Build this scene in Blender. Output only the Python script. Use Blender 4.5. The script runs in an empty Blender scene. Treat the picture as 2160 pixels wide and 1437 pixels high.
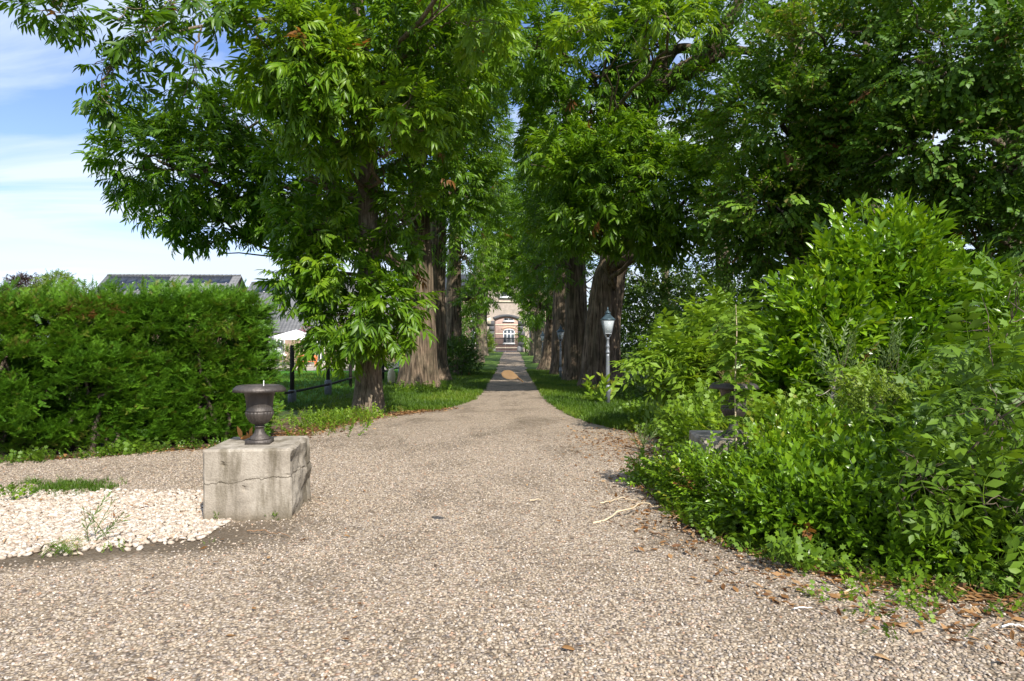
import bpy, math
import numpy as np
from mathutils import Vector, Matrix
R = math.radians
PI = math.pi
rng = np.random.default_rng(11)
sc = bpy.context.scene
COL = sc.collection

# ------------------------------------------------------------------ camera
EYE = 1.6
cam_d = bpy.data.cameras.new('camera')
cam_d.sensor_width = 36.0
cam_d.lens = 24.0
cam_d.shift_y = 0.0053
cam_d.clip_start = 0.05
cam_d.clip_end = 3000
cam = bpy.data.objects.new('camera', cam_d)
cam.location = (0, 0, EYE)
cam.rotation_euler = (R(90), 0, 0)
COL.objects.link(cam)
sc.camera = cam

# ------------------------------------------------------------------ light
SUN_EL = 43.0
SUN_AZ = 27.0          # degrees to the right of straight behind the camera
sun_vec = Vector((math.sin(R(SUN_AZ)) * math.cos(R(SUN_EL)), -math.cos(R(SUN_AZ)) * math.cos(R(SUN_EL)), math.sin(R(SUN_EL))))
sun_d = bpy.data.lights.new('sun', 'SUN')
sun_d.energy = 5.0
sun_d.angle = R(0.5)
sun_d.color = (1.0, 0.95, 0.86)
sun = bpy.data.objects.new('sun', sun_d)
sun.rotation_euler = sun_vec.to_track_quat('Z', 'Y').to_euler()
COL.objects.link(sun)

world = bpy.data.worlds.new('World')
sc.world = world
world.use_nodes = True
wn, wl = world.node_tree.nodes, world.node_tree.links
wn.clear()
wo = wn.new('ShaderNodeOutputWorld')
bg = wn.new('ShaderNodeBackground')
bg.inputs[1].default_value = 0.15
sky = wn.new('ShaderNodeTexSky')
sky.sky_type = 'NISHITA'
sky.sun_disc = False
sky.sun_elevation = R(SUN_EL)
sky.sun_rotation = R(180 - SUN_AZ)
sky.air_density = 1.0
sky.dust_density = 0.6
sky.ozone_density = 2.5
tc = wn.new('ShaderNodeTexCoord')
sep = wn.new('ShaderNodeSeparateXYZ')
wl.new(tc.outputs['Generated'], sep.inputs[0])
def wmath(op, a, b=None):
    n = wn.new('ShaderNodeMath'); n.operation = op
    for k, v in ((0, a), (1, b)):
        if v is None: continue
        if isinstance(v, (int, float)): n.inputs[k].default_value = v
        else: wl.new(v, n.inputs[k])
    return n.outputs[0]
zz = wmath('ADD', wmath('MAXIMUM', sep.outputs[2], 0.0), 0.12)
cx = wmath('DIVIDE', sep.outputs[0], zz)
cy = wmath('DIVIDE', sep.outputs[1], zz)
comb = wn.new('ShaderNodeCombineXYZ')
wl.new(wmath('MULTIPLY', cx, 0.55), comb.inputs[0])
wl.new(wmath('MULTIPLY', cy, 1.15), comb.inputs[1])
comb.inputs[2].default_value = 3.7
nz = wn.new('ShaderNodeTexNoise')
nz.inputs['Scale'].default_value = 1.15
nz.inputs['Detail'].default_value = 9
nz.inputs['Roughness'].default_value = 0.55
nz.inputs['Distortion'].default_value = 1.1
wl.new(comb.outputs[0], nz.inputs['Vector'])
cr = wn.new('ShaderNodeValToRGB')
cr.color_ramp.elements[0].position = 0.38
cr.color_ramp.elements[0].color = (0.0, 0.0, 0.0, 1)
cr.color_ramp.elements[1].position = 0.58
cr.color_ramp.elements[1].color = (0.92, 0.92, 0.92, 1)
wl.new(nz.outputs['Fac'], cr.inputs[0])
# low haze of cloud towards the horizon
hz = wmath('SUBTRACT', 1.0, wmath('MULTIPLY', wmath('MAXIMUM', sep.outputs[2], 0.0), 5.0))
cf = wmath('MINIMUM', wmath('ADD', cr.outputs[0], wmath('MULTIPLY', wmath('MAXIMUM', hz, 0.0), 0.45)), 0.95)
mx = wn.new('ShaderNodeMix'); mx.data_type = 'RGBA'
wl.new(cf, mx.inputs['Factor'])
hsv = wn.new('ShaderNodeHueSaturation')
hsv.inputs['Saturation'].default_value = 1.12
wl.new(sky.outputs[0], hsv.inputs['Color'])
tone = wn.new('ShaderNodeMix'); tone.data_type = 'RGBA'; tone.blend_type = 'MULTIPLY'
tone.inputs['Factor'].default_value = 1.0
wl.new(hsv.outputs[0], tone.inputs[6]); tone.inputs[7].default_value = (1.0, 0.86, 0.95, 1)
wl.new(tone.outputs[2], mx.inputs[6])
mx.inputs[7].default_value = (4.0, 4.55, 5.3, 1)
wl.new(mx.outputs[2], bg.inputs[0])
wl.new(bg.outputs[0], wo.inputs[0])

sc.view_settings.view_transform = 'Standard'
sc.view_settings.look = 'None'
sc.view_settings.gamma = 1
sc.view_settings.exposure = 0.63
sc.cycles.max_bounces = 7
sc.cycles.diffuse_bounces = 4
sc.cycles.glossy_bounces = 2
sc.cycles.transmission_bounces = 5
sc.cycles.transparent_max_bounces = 6
sc.cycles.caustics_reflective = False
sc.cycles.caustics_refractive = False
sc.cycles.use_denoising = True

# ------------------------------------------------------------------ small helpers
def P(px, py, d):
    """point at distance d (metres ahead) that the surveyed picture position corresponds to"""
    return np.array([(px - 1080) / 1440 * d, d, EYE + (730 - py) / 1440 * d])

def gz(y):
    """the avenue climbs a little towards the gatehouse"""
    t = np.clip((np.asarray(y, float) - 42) / 46, 0, 1)
    return 0.72 * t * t * (3 - 2 * t)

def vnoise(p, seed=0.0):
    p = np.asarray(p, float)
    i = np.floor(p); f = p - i; f = f * f * (3 - 2 * f)
    def h(dx, dy, dz):
        v = np.sin((i[..., 0] + dx) * 127.1 + (i[..., 1] + dy) * 311.7 + (i[..., 2] + dz) * 74.7 + seed * 13.37) * 43758.5453
        return v - np.floor(v)
    def mixx(dy, dz): return h(0, dy, dz) * (1 - f[..., 0]) + h(1, dy, dz) * f[..., 0]
    def mixy(dz): return mixx(0, dz) * (1 - f[..., 1]) + mixx(1, dz) * f[..., 1]
    return mixy(0) * (1 - f[..., 2]) + mixy(1) * f[..., 2]

def unit(v):
    v = np.asarray(v, float)
    return v / np.maximum(np.linalg.norm(v, axis=-1, keepdims=True), 1e-9)

def tag(o, label=None, cat=None, group=None, kind=None):
    if label: o['label'] = label
    if cat: o['category'] = cat
    if group: o['group'] = group
    if kind: o['kind'] = kind
    return o

def thing(name, loc, label, cat, group=None, rz=0.0):
    o = bpy.data.objects.new(name, None)
    o.empty_display_size = 0.2
    o.location = loc; o.rotation_euler = (0, 0, rz)
    COL.objects.link(o)
    return tag(o, label, cat, group)

def mesh(name, V, F, mat, parent=None, tint=None, smooth=False, world=False):
    """V (n,3); F a list of arrays (tris, quads) or of index tuples. world=True: V is in world space, parent's location is taken off."""
    V = np.asarray(V, np.float32)
    if world and parent is not None:
        V = V - np.array(parent.location, np.float32)
    me = bpy.data.meshes.new(name)
    if isinstance(F, np.ndarray): F = [F]
    arrs = [np.asarray(f, np.int32) for f in F if len(f)]
    if len(arrs) and arrs[0].ndim == 1:
        flat = np.concatenate(arrs); tot = np.array([len(a) for a in arrs], np.int32)
    else:
        flat = np.concatenate([a.ravel() for a in arrs])
        tot = np.concatenate([np.full(len(a), a.shape[1], np.int32) for a in arrs])
    me.vertices.add(len(V)); me.vertices.foreach_set('co', V.ravel())
    me.loops.add(len(flat)); me.loops.foreach_set('vertex_index', flat)
    me.polygons.add(len(tot))
    st = np.zeros(len(tot), np.int32); st[1:] = np.cumsum(tot)[:-1]
    me.polygons.foreach_set('loop_start', st)
    me.polygons.foreach_set('loop_total', tot)
    if smooth: me.polygons.foreach_set('use_smooth', np.ones(len(tot), bool))
    if tint is not None:
        a = me.attributes.new('tint', 'FLOAT', 'POINT')
        a.data.foreach_set('value', np.asarray(tint, np.float32))
    me.update(calc_edges=True)
    me.validate()
    if mat: me.materials.append(mat)
    o = bpy.data.objects.new(name, me)
    COL.objects.link(o)
    if parent is not None: o.parent = parent
    return o

class MB:
    """collects shapes that become ONE mesh"""
    def __init__(s): s.V = []; s.F = []; s.n = 0
    def add(s, V, F):
        V = np.asarray(V, float)
        s.V.append(V)
        for f in F: s.F.append(np.asarray(f, np.int32) + s.n)
        s.n += len(V)
        return s
    def box(s, c, size, rz=0.0, taper=1.0):
        x, y, z = np.array(size) / 2
        v = np.array([[-x, -y, -z], [x, -y, -z], [x, y, -z], [-x, y, -z], [-x * taper, -y * taper, z], [x * taper, -y * taper, z], [x * taper, y * taper, z], [-x * taper, y * taper, z]])
        ca, sa = math.cos(rz), math.sin(rz)
        v = v @ np.array([[ca, sa, 0], [-sa, ca, 0], [0, 0, 1]]) + np.array(c)
        return s.add(v, [(0, 3, 2, 1), (4, 5, 6, 7), (0, 1, 5, 4), (1, 2, 6, 5), (2, 3, 7, 6), (3, 0, 4, 7)])
    def lathe(s, prof, n=32, c=(0, 0, 0), rot=0.0, flute=None):
        """prof: list of (r, z); flute(i, theta) multiplies the radius"""
        th = np.arange(n) / n * 2 * PI + rot
        V = []
        for i, (r, z) in enumerate(prof):
            k = np.ones(n) if flute is None else flute(i, th)
            V.append(np.stack([np.cos(th) * r * k, np.sin(th) * r * k, np.full(n, z)], 1))
        V = np.concatenate(V) + np.array(c)
        F = []
        for i in range(len(prof) - 1):
            for j in range(n):
                a, b = i * n + j, i * n + (j + 1) % n
                F.append((a, b, b + n, a + n))
        F.append(tuple(range(n))[::-1]); F.append(tuple(range((len(prof) - 1) * n, len(prof) * n)))
        return s.add(V, F)
    def tube(s, pts, rad, n=8):
        V, F = tube_arrays(pts, rad, n)
        return s.add(V, list(F))
    def build(s, name, mat, parent=None, smooth=False, tint=None):
        return mesh(name, np.concatenate(s.V), s.F, mat, parent, smooth=smooth, tint=tint)

def tube_arrays(pts, rad, n=8):
    pts = np.asarray(pts, float); rad = np.broadcast_to(np.asarray(rad, float), (len(pts),))
    t = unit(np.gradient(pts, axis=0))
    ref = np.array([0.31, 0.95, 0.11])
    a = unit(np.cross(t, ref)); b = np.cross(t, a)
    th = np.arange(n) / n * 2 * PI
    V = pts[:, None, :] + rad[:, None, None] * (np.cos(th)[None, :, None] * a[:, None, :] + np.sin(th)[None, :, None] * b[:, None, :])
    k = len(pts)
    i = np.arange(k - 1)[:, None] * n; j = np.arange(n)[None, :]; j2 = (j + 1) % n
    F = np.stack([i + j, i + j2, i + n + j2, i + n + j], -1).reshape(-1, 4)
    return V.reshape(-1, 3), F

def curve_pts(ctrl, m=24):
    """smooth path through control points"""
    c = np.asarray(ctrl, float)
    d = np.concatenate([[0], np.cumsum(np.linalg.norm(np.diff(c[:, :3], axis=0), axis=1))])
    u = np.linspace(0, d[-1], m)
    out = np.stack([np.interp(u, d, c[:, k]) for k in range(c.shape[1])], 1)
    for _ in range(3):
        out[1:-1] = 0.25 * out[:-2] + 0.5 * out[1:-1] + 0.25 * out[2:]
    return out

# ------------------------------------------------------------------ materials
def new_mat(name):
    m = bpy.data.materials.new(name); m.use_nodes = True
    nt = m.node_tree; nt.nodes.clear()
    out = nt.nodes.new('ShaderNodeOutputMaterial')
    return m, nt.nodes, nt.links, out

def ramp(nodes, stops, interp='LINEAR'):
    n = nodes.new('ShaderNodeValToRGB')
    e = n.color_ramp.elements
    n.color_ramp.interpolation = interp
    while len(e) < len(stops): e.new(0.5)
    for k, (p, c) in enumerate(stops):
        e[k].position = p; e[k].color = (*c, 1)
    return n

def noise_tex(nodes, links, scale, detail=4, vec=None, rough=0.55, dist=0.0):
    n = nodes.new('ShaderNodeTexNoise')
    n.inputs['Scale'].default_value = scale; n.inputs['Detail'].default_value = detail
    n.inputs['Roughness'].default_value = rough; n.inputs['Distortion'].default_value = dist
    if vec is not None: links.new(vec, n.inputs['Vector'])
    return n

def mapping(nodes, links, vec, scale=(1, 1, 1), rot=(0, 0, 0)):
    n = nodes.new('ShaderNodeMapping')
    n.inputs['Scale'].default_value = scale; n.inputs['Rotation'].default_value = rot
    links.new(vec, n.inputs['Vector'])
    return n.outputs[0]

def mixc(nodes, links, fac, a, b, mode='MIX'):
    n = nodes.new('ShaderNodeMix'); n.data_type = 'RGBA'; n.blend_type = mode
    for sock, v in ((n.inputs['Factor'], fac), (n.inputs[6], a), (n.inputs[7], b)):
        if isinstance(v, (int, float)): sock.default_value = v
        elif isinstance(v, tuple): sock.default_value = (*v, 1)
        else: links.new(v, sock)
    return n.outputs[2]

def leaf_mat(name, stops, rough=0.45, trans=0.35, spec=0.4, warm=(1.25, 1.15, 0.55)):
    """leaf colour varies leaf by leaf with the mesh attribute 'tint' (0 = darkest kind of leaf, > 0.95 = a dead brown one)"""
    m, N, L, out = new_mat(name)
    at = N.new('ShaderNodeAttribute'); at.attribute_name = 'tint'
    stops = [(p_, (c_[0] * 1.18, c_[1] * 1.04, c_[2]) if c_[1] > c_[0] else c_) for p_, c_ in stops]
    rp = ramp(N, stops); L.new(at.outputs['Fac'], rp.inputs[0])
    pb = N.new('ShaderNodeBsdfPrincipled')
    pb.inputs['Roughness'].default_value = rough
    pb.inputs['Specular IOR Level'].default_value = spec
    L.new(rp.outputs[0], pb.inputs['Base Color'])
    tr = N.new('ShaderNodeBsdfTranslucent')
    L.new(mixc(N, L, 1.0, rp.outputs[0], warm, 'MULTIPLY'), tr.inputs['Color'])
    ms = N.new('ShaderNodeMixShader'); ms.inputs[0].default_value = trans
    L.new(pb.outputs[0], ms.inputs[1]); L.new(tr.outputs[0], ms.inputs[2])
    L.new(ms.outputs[0], out.inputs[0])
    return m

def plain(name, col, rough=0.6, metal=0.0, vary=0.25, scale=6.0, bump=0.15, bscale=40.0, spec=0.4, stretch=(1, 1, 1)):
    m, N, L, out = new_mat(name)
    t = N.new('ShaderNodeTexCoord')
    v = mapping(N, L, t.outputs['Object'], stretch)
    n1 = noise_tex(N, L, scale, 6, v)
    lo = tuple(c * (1 - vary) for c in col); hi = tuple(min(1, c * (1 + vary)) for c in col)
    rp = ramp(N, [(0.3, lo), (0.7, hi)]); L.new(n1.outputs['Fac'], rp.inputs[0])
    pb = N.new('ShaderNodeBsdfPrincipled')
    pb.inputs['Roughness'].default_value = rough; pb.inputs['Metallic'].default_value = metal
    pb.inputs['Specular IOR Level'].default_value = spec
    L.new(rp.outputs[0], pb.inputs['Base Color'])
    n2 = noise_tex(N, L, bscale, 4, v)
    b = N.new('ShaderNodeBump'); b.inputs['Strength'].default_value = bump; b.inputs['Distance'].default_value = 0.02
    L.new(n2.outputs['Fac'], b.inputs['Height']); L.new(b.outputs[0], pb.inputs['Normal'])
    L.new(pb.outputs[0], out.inputs[0])
    return m

BROWN = (0.22, 0.10, 0.03)
M = {}
M['chestnut'] = leaf_mat('chestnut_leaf', [(0.0, (0.040, 0.105, 0.007)), (0.45, (0.085, 0.205, 0.009)), (0.85, (0.175, 0.33, 0.016)), (0.93, (0.21, 0.34, 0.025)), (0.97, BROWN)], 0.40, 0.47)
M['linden'] = leaf_mat('linden_leaf', [(0.0, (0.036, 0.10, 0.009)), (0.5, (0.078, 0.19, 0.013)), (0.85, (0.155, 0.30, 0.022)), (0.92, (0.26, 0.28, 0.08)), (0.97, (0.25, 0.12, 0.05))], 0.5, 0.35)
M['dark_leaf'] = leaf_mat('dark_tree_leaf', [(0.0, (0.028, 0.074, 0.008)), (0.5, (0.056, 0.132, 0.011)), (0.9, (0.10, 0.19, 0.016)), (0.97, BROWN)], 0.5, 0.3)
M['laurel'] = leaf_mat('laurel_leaf', [(0.0, (0.038, 0.115, 0.006)), (0.45, (0.088, 0.215, 0.007)), (0.9, (0.18, 0.34, 0.012)), (0.97, (0.30, 0.28, 0.05))], 0.28, 0.3, 0.55)
M['glossy'] = leaf_mat('glossy_leaf', [(0.0, (0.045, 0.115, 0.008)), (0.5, (0.10, 0.225, 0.011)), (0.9, (0.19, 0.35, 0.018)), (0.97, BROWN)], 0.3, 0.33, 0.5)
M['soft'] = leaf_mat('soft_leaf', [(0.0, (0.06, 0.135, 0.012)), (0.5, (0.115, 0.235, 0.015)), (0.9, (0.19, 0.335, 0.02)), (0.97, BROWN)], 0.5, 0.38)
M['grey_leaf'] = leaf_mat('grey_green_leaf', [(0.0, (0.06, 0.115, 0.035)), (0.5, (0.105, 0.18, 0.05)), (0.9, (0.17, 0.25, 0.08)), (0.97, BROWN)], 0.5, 0.3)
M['yew'] = leaf_mat('yew_needle', [(0.0, (0.018, 0.062, 0.005)), (0.45, (0.053, 0.158, 0.008)), (0.9, (0.112, 0.265, 0.015)), (0.95, (0.16, 0.09, 0.03)), (1.0, (0.26, 0.11, 0.04))], 0.45, 0.22)
M['copper'] = leaf_mat('copper_leaf', [(0.0, (0.03, 0.016, 0.014)), (0.9, (0.08, 0.04, 0.03)), (1.0, (0.1, 0.05, 0.04))], 0.5, 0.25)
M['fresh'] = leaf_mat('fresh_leaf', [(0.0, (0.07, 0.15, 0.015)), (0.9, (0.17, 0.28, 0.03)), (1.0, (0.2, 0.28, 0.03))], 0.5, 0.35)
M['grass'] = leaf_mat('grass_blade', [(0.0, (0.04, 0.10, 0.006)), (0.5, (0.085, 0.18, 0.010)), (0.85, (0.15, 0.25, 0.016)), (0.97, (0.30, 0.24, 0.09))], 0.5, 0.35)
M['dry'] = leaf_mat('dry_leaf', [(0.0, (0.10, 0.045, 0.018)), (0.4, (0.20, 0.095, 0.032)), (0.7, (0.33, 0.18, 0.07)), (1.0, (0.45, 0.30, 0.16))], 0.6, 0.2, 0.3, (1.2, 0.9, 0.6))
M['orange_leaf'] = leaf_mat('orange_dead_leaf', [(0.0, (0.5, 0.2, 0.05)), (1.0, (0.62, 0.30, 0.09))], 0.6, 0.3, 0.2, (1, 1, 1))
M['flower'] = leaf_mat('pink_flower', [(0.0, (0.35, 0.02, 0.10)), (1.0, (0.6, 0.06, 0.25))], 0.5, 0.3, 0.3, (1, 1, 1))

def bark_mat(name, dark, mid, light, scale=26.0, zs=0.07, strength=0.9):
    m, N, L, out = new_mat(name)
    t = N.new('ShaderNodeTexCoord')
    v = mapping(N, L, t.outputs['Object'], (1, 1, zs))
    n1 = noise_tex(N, L, scale, 7, v, 0.6, 0.7)
    n2 = noise_tex(N, L, 2.2, 5, t.outputs['Object'])
    n3 = noise_tex(N, L, scale * 3.2, 5, mapping(N, L, t.outputs['Object'], (1, 1, zs * 2.5)), 0.6)
    rp = ramp(N, [(0.34, dark), (0.5, mid), (0.68, light)]); L.new(n1.outputs['Fac'], rp.inputs[0])
    rp2 = ramp(N, [(0.35, (0.62, 0.66, 0.58)), (0.65, (1.12, 1.06, 1.0))]); L.new(n2.outputs['Fac'], rp2.inputs[0])
    c = mixc(N, L, 1.0, rp.outputs[0], rp2.outputs[0], 'MULTIPLY')
    pb = N.new('ShaderNodeBsdfPrincipled'); pb.inputs['Roughness'].default_value = 0.85
    pb.inputs['Specular IOR Level'].default_value = 0.2
    L.new(c, pb.inputs['Base Color'])
    b = N.new('ShaderNodeBump'); b.inputs['Strength'].default_value = strength; b.inputs['Distance'].default_value = 0.05
    L.new(n1.outputs['Fac'], b.inputs['Height'])
    b2 = N.new('ShaderNodeBump'); b2.inputs['Strength'].default_value = 0.5; b2.inputs['Distance'].default_value = 0.015
    L.new(n3.outputs['Fac'], b2.inputs['Height']); L.new(b.outputs[0], b2.inputs['Normal'])
    L.new(b2.outputs[0], pb.inputs['Normal'])
    L.new(pb.outputs[0], out.inputs[0])
    return m
M['bark'] = bark_mat('furrowed_bark', (0.055, 0.043, 0.032), (0.175, 0.142, 0.108), (0.32, 0.27, 0.21))
M['bark_old'] = bark_mat('old_chestnut_bark', (0.034, 0.024, 0.017), (0.135, 0.102, 0.073), (0.27, 0.21, 0.155), 12.0, 0.07, 1.0)
M['bark_red'] = bark_mat('smooth_bark', (0.085, 0.064, 0.048), (0.19, 0.148, 0.113), (0.32, 0.265, 0.21), 34.0, 0.10, 0.4)
M['twig'] = plain('twig_bark', (0.10, 0.075, 0.05), 0.8)
M['pale_bark'] = bark_mat('pale_bark', (0.20, 0.17, 0.13), (0.42, 0.39, 0.33), (0.6, 0.57, 0.5), 9.0, 0.6, 0.4)
M['stick'] = plain('bleached_stick', (0.52, 0.42, 0.28), 0.7)
M['brown_stick'] = plain('brown_stick', (0.22, 0.13, 0.07), 0.8)

def gravel_mat(name, scale, stops, dirt=(0.088, 0.066, 0.042), pathways=True):
    m, N, L, out = new_mat(name)
    t = N.new('ShaderNodeTexCoord')
    o = t.outputs['Object']
    wob = noise_tex(N, L, 30, 2, o)
    vec = N.new('ShaderNodeVectorMath'); vec.operation = 'MULTIPLY_ADD'
    L.new(wob.outputs['Color'], vec.inputs[0]); vec.inputs[1].default_value = (0.012, 0.012, 0.0); L.new(o, vec.inputs[2])
    vo = N.new('ShaderNodeTexVoronoi'); vo.inputs['Scale'].default_value = scale
    L.new(vec.outputs[0], vo.inputs['Vector'])
    stops = [(p_, tuple(0.98 * q_ for q_ in c_)) for p_, c_ in stops]
    s = N.new('ShaderNodeSeparateColor'); L.new(vo.outputs['Color'], s.inputs[0])
    rp = ramp(N, stops); L.new(s.outputs[0], rp.inputs[0])
    ed = ramp(N, [(0.3, (1, 1, 1)), (0.68, (0.5, 0.47, 0.43))]); L.new(vo.outputs['Distance'], ed.inputs[0])
    c = mixc(N, L, 1.0, rp.outputs[0], ed.outputs[0], 'MULTIPLY')
    # soil and moss worked up between the stones, in drifts along the wheel tracks
    n1 = noise_tex(N, L, 0.75, 6, mapping(N, L, o, (1.15, 0.75, 1)), 0.62, 0.6)
    n2 = noise_tex(N, L, 9.0, 4, o)
    mm = N.new('ShaderNodeMath'); mm.operation = 'MULTIPLY_ADD'
    L.new(n2.outputs['Fac'], mm.inputs[0]); mm.inputs[1].default_value = 0.28; L.new(n1.outputs['Fac'], mm.inputs[2])
    dr = ramp(N, [(0.63, (0, 0, 0)), (0.84, (0.75, 0.75, 0.75))]); L.new(mm.outputs[0], dr.inputs[0])
    fac = dr.outputs[0]
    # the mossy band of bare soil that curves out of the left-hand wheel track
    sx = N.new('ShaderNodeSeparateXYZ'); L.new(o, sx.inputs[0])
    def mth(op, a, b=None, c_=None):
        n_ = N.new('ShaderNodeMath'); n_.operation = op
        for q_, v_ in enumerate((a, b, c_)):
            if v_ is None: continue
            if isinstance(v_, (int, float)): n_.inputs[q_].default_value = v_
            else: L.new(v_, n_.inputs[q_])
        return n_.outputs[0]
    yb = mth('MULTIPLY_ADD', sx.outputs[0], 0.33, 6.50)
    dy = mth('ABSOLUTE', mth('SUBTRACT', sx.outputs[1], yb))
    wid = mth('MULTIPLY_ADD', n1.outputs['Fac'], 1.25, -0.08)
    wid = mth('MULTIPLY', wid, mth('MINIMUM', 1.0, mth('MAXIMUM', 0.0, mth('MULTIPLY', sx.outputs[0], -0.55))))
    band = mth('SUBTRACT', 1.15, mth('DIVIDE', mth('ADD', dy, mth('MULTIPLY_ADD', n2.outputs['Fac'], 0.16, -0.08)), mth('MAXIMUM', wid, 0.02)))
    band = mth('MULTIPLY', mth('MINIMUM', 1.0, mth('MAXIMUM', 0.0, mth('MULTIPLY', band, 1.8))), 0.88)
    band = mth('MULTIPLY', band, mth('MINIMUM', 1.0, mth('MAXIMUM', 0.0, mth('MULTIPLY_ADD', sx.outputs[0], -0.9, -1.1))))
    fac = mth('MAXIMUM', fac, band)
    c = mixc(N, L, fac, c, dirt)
    pb = N.new('ShaderNodeBsdfPrincipled'); pb.inputs['Roughness'].default_value = 0.8
    pb.inputs['Specular IOR Level'].default_value = 0.25
    L.new(c, pb.inputs['Base Color'])
    inv = N.new('ShaderNodeMath'); inv.operation = 'SUBTRACT'; inv.inputs[0].default_value = 1.0
    L.new(vo.outputs['Distance'], inv.inputs[1])
    b = N.new('ShaderNodeBump'); b.inputs['Strength'].default_value = 0.9; b.inputs['Distance'].default_value = 0.012
    L.new(inv.outputs[0], b.inputs['Height']); L.new(b.outputs[0], pb.inputs['Normal'])
    L.new(pb.outputs[0], out.inputs[0])
    return m
GR = [(0.0, (0.15, 0.12, 0.10)), (0.2, (0.29, 0.225, 0.16)), (0.42, (0.41, 0.33, 0.24)), (0.62, (0.51, 0.425, 0.325)), (0.8, (0.37, 0.31, 0.255)), (0.9, (0.64, 0.56, 0.47)), (1.0, (0.42, 0.255, 0.16))]
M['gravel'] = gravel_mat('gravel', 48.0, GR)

def stone_mat(name, stops):
    stops = [(p_, tuple(0.93 * q_ for q_ in c_)) for p_, c_ in stops]
    m, N, L, out = new_mat(name)
    at = N.new('ShaderNodeAttribute'); at.attribute_name = 'tint'
    rp = ramp(N, stops); L.new(at.outputs['Fac'], rp.inputs[0])
    t = N.new('ShaderNodeTexCoord')
    n = noise_tex(N, L, 60, 3, t.outputs['Object'])
    r2 = ramp(N, [(0.3, (0.8, 0.8, 0.8)), (0.7, (1.1, 1.1, 1.1))]); L.new(n.outputs['Fac'], r2.inputs[0])
    pb = N.new('ShaderNodeBsdfPrincipled'); pb.inputs['Roughness'].default_value = 0.7
    L.new(mixc(N, L, 1.0, rp.outputs[0], r2.outputs[0], 'MULTIPLY'), pb.inputs['Base Color'])
    L.new(pb.outputs[0], out.inputs[0])
    return m
M['stones'] = stone_mat('loose_stone', [(0.0, (0.10, 0.085, 0.075)), (0.18, (0.23, 0.175, 0.12)), (0.38, (0.35, 0.275, 0.19)), (0.6, (0.46, 0.38, 0.28)), (0.74, (0.24, 0.205, 0.175)), (0.86, (0.40, 0.33, 0.26)), (0.94, (0.60, 0.53, 0.45)), (1.0, (0.40, 0.22, 0.12))])
M['pebble'] = stone_mat('cream_pebble', [(0.0, (0.30, 0.225, 0.16)), (0.3, (0.45, 0.37, 0.285)), (0.6, (0.54, 0.47, 0.385)), (0.85, (0.62, 0.56, 0.48)), (1.0, (0.44, 0.30, 0.19))])

def soil_mat(name, a, b, c, scale=2.0):
    m, N, L, out = new_mat(name)
    t = N.new('ShaderNodeTexCoord')
    n1 = noise_tex(N, L, scale, 8, t.outputs['Object'], 0.65)
    n2 = noise_tex(N, L, 35, 4, t.outputs['Object'])
    rp = ramp(N, [(0.35, a), (0.5, b), (0.66, c)]); L.new(n1.outputs['Fac'], rp.inputs[0])
    r2 = ramp(N, [(0.3, (0.7, 0.7, 0.7)), (0.7, (1.2, 1.2, 1.2))]); L.new(n2.outputs['Fac'], r2.inputs[0])
    pb = N.new('ShaderNodeBsdfPrincipled'); pb.inputs['Roughness'].default_value = 0.9
    pb.inputs['Specular IOR Level'].default_value = 0.15
    L.new(mixc(N, L, 1.0, rp.outputs[0], r2.outputs[0], 'MULTIPLY'), pb.inputs['Base Color'])
    bp = N.new('ShaderNodeBump'); bp.inputs['Strength'].default_value = 0.6; bp.inputs['Distance'].default_value = 0.03
    L.new(n2.outputs['Fac'], bp.inputs['Height']); L.new(bp.outputs[0], pb.inputs['Normal'])
    L.new(pb.outputs[0], out.inputs[0])
    return m
M['soil'] = soil_mat('soil', (0.055, 0.035, 0.022), (0.10, 0.065, 0.04), (0.17, 0.12, 0.075), 2.4)
M['ground'] = soil_mat('rough_ground', (0.05, 0.045, 0.022), (0.055, 0.085, 0.022), (0.075, 0.12, 0.025), 0.8)
M['lawn'] = soil_mat('lawn_turf', (0.045, 0.15, 0.012), (0.06, 0.19, 0.015), (0.085, 0.23, 0.02), 0.5)
M['verge'] = soil_mat('verge_turf', (0.06, 0.08, 0.025), (0.085, 0.15, 0.025), (0.12, 0.20, 0.03), 1.6)

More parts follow.
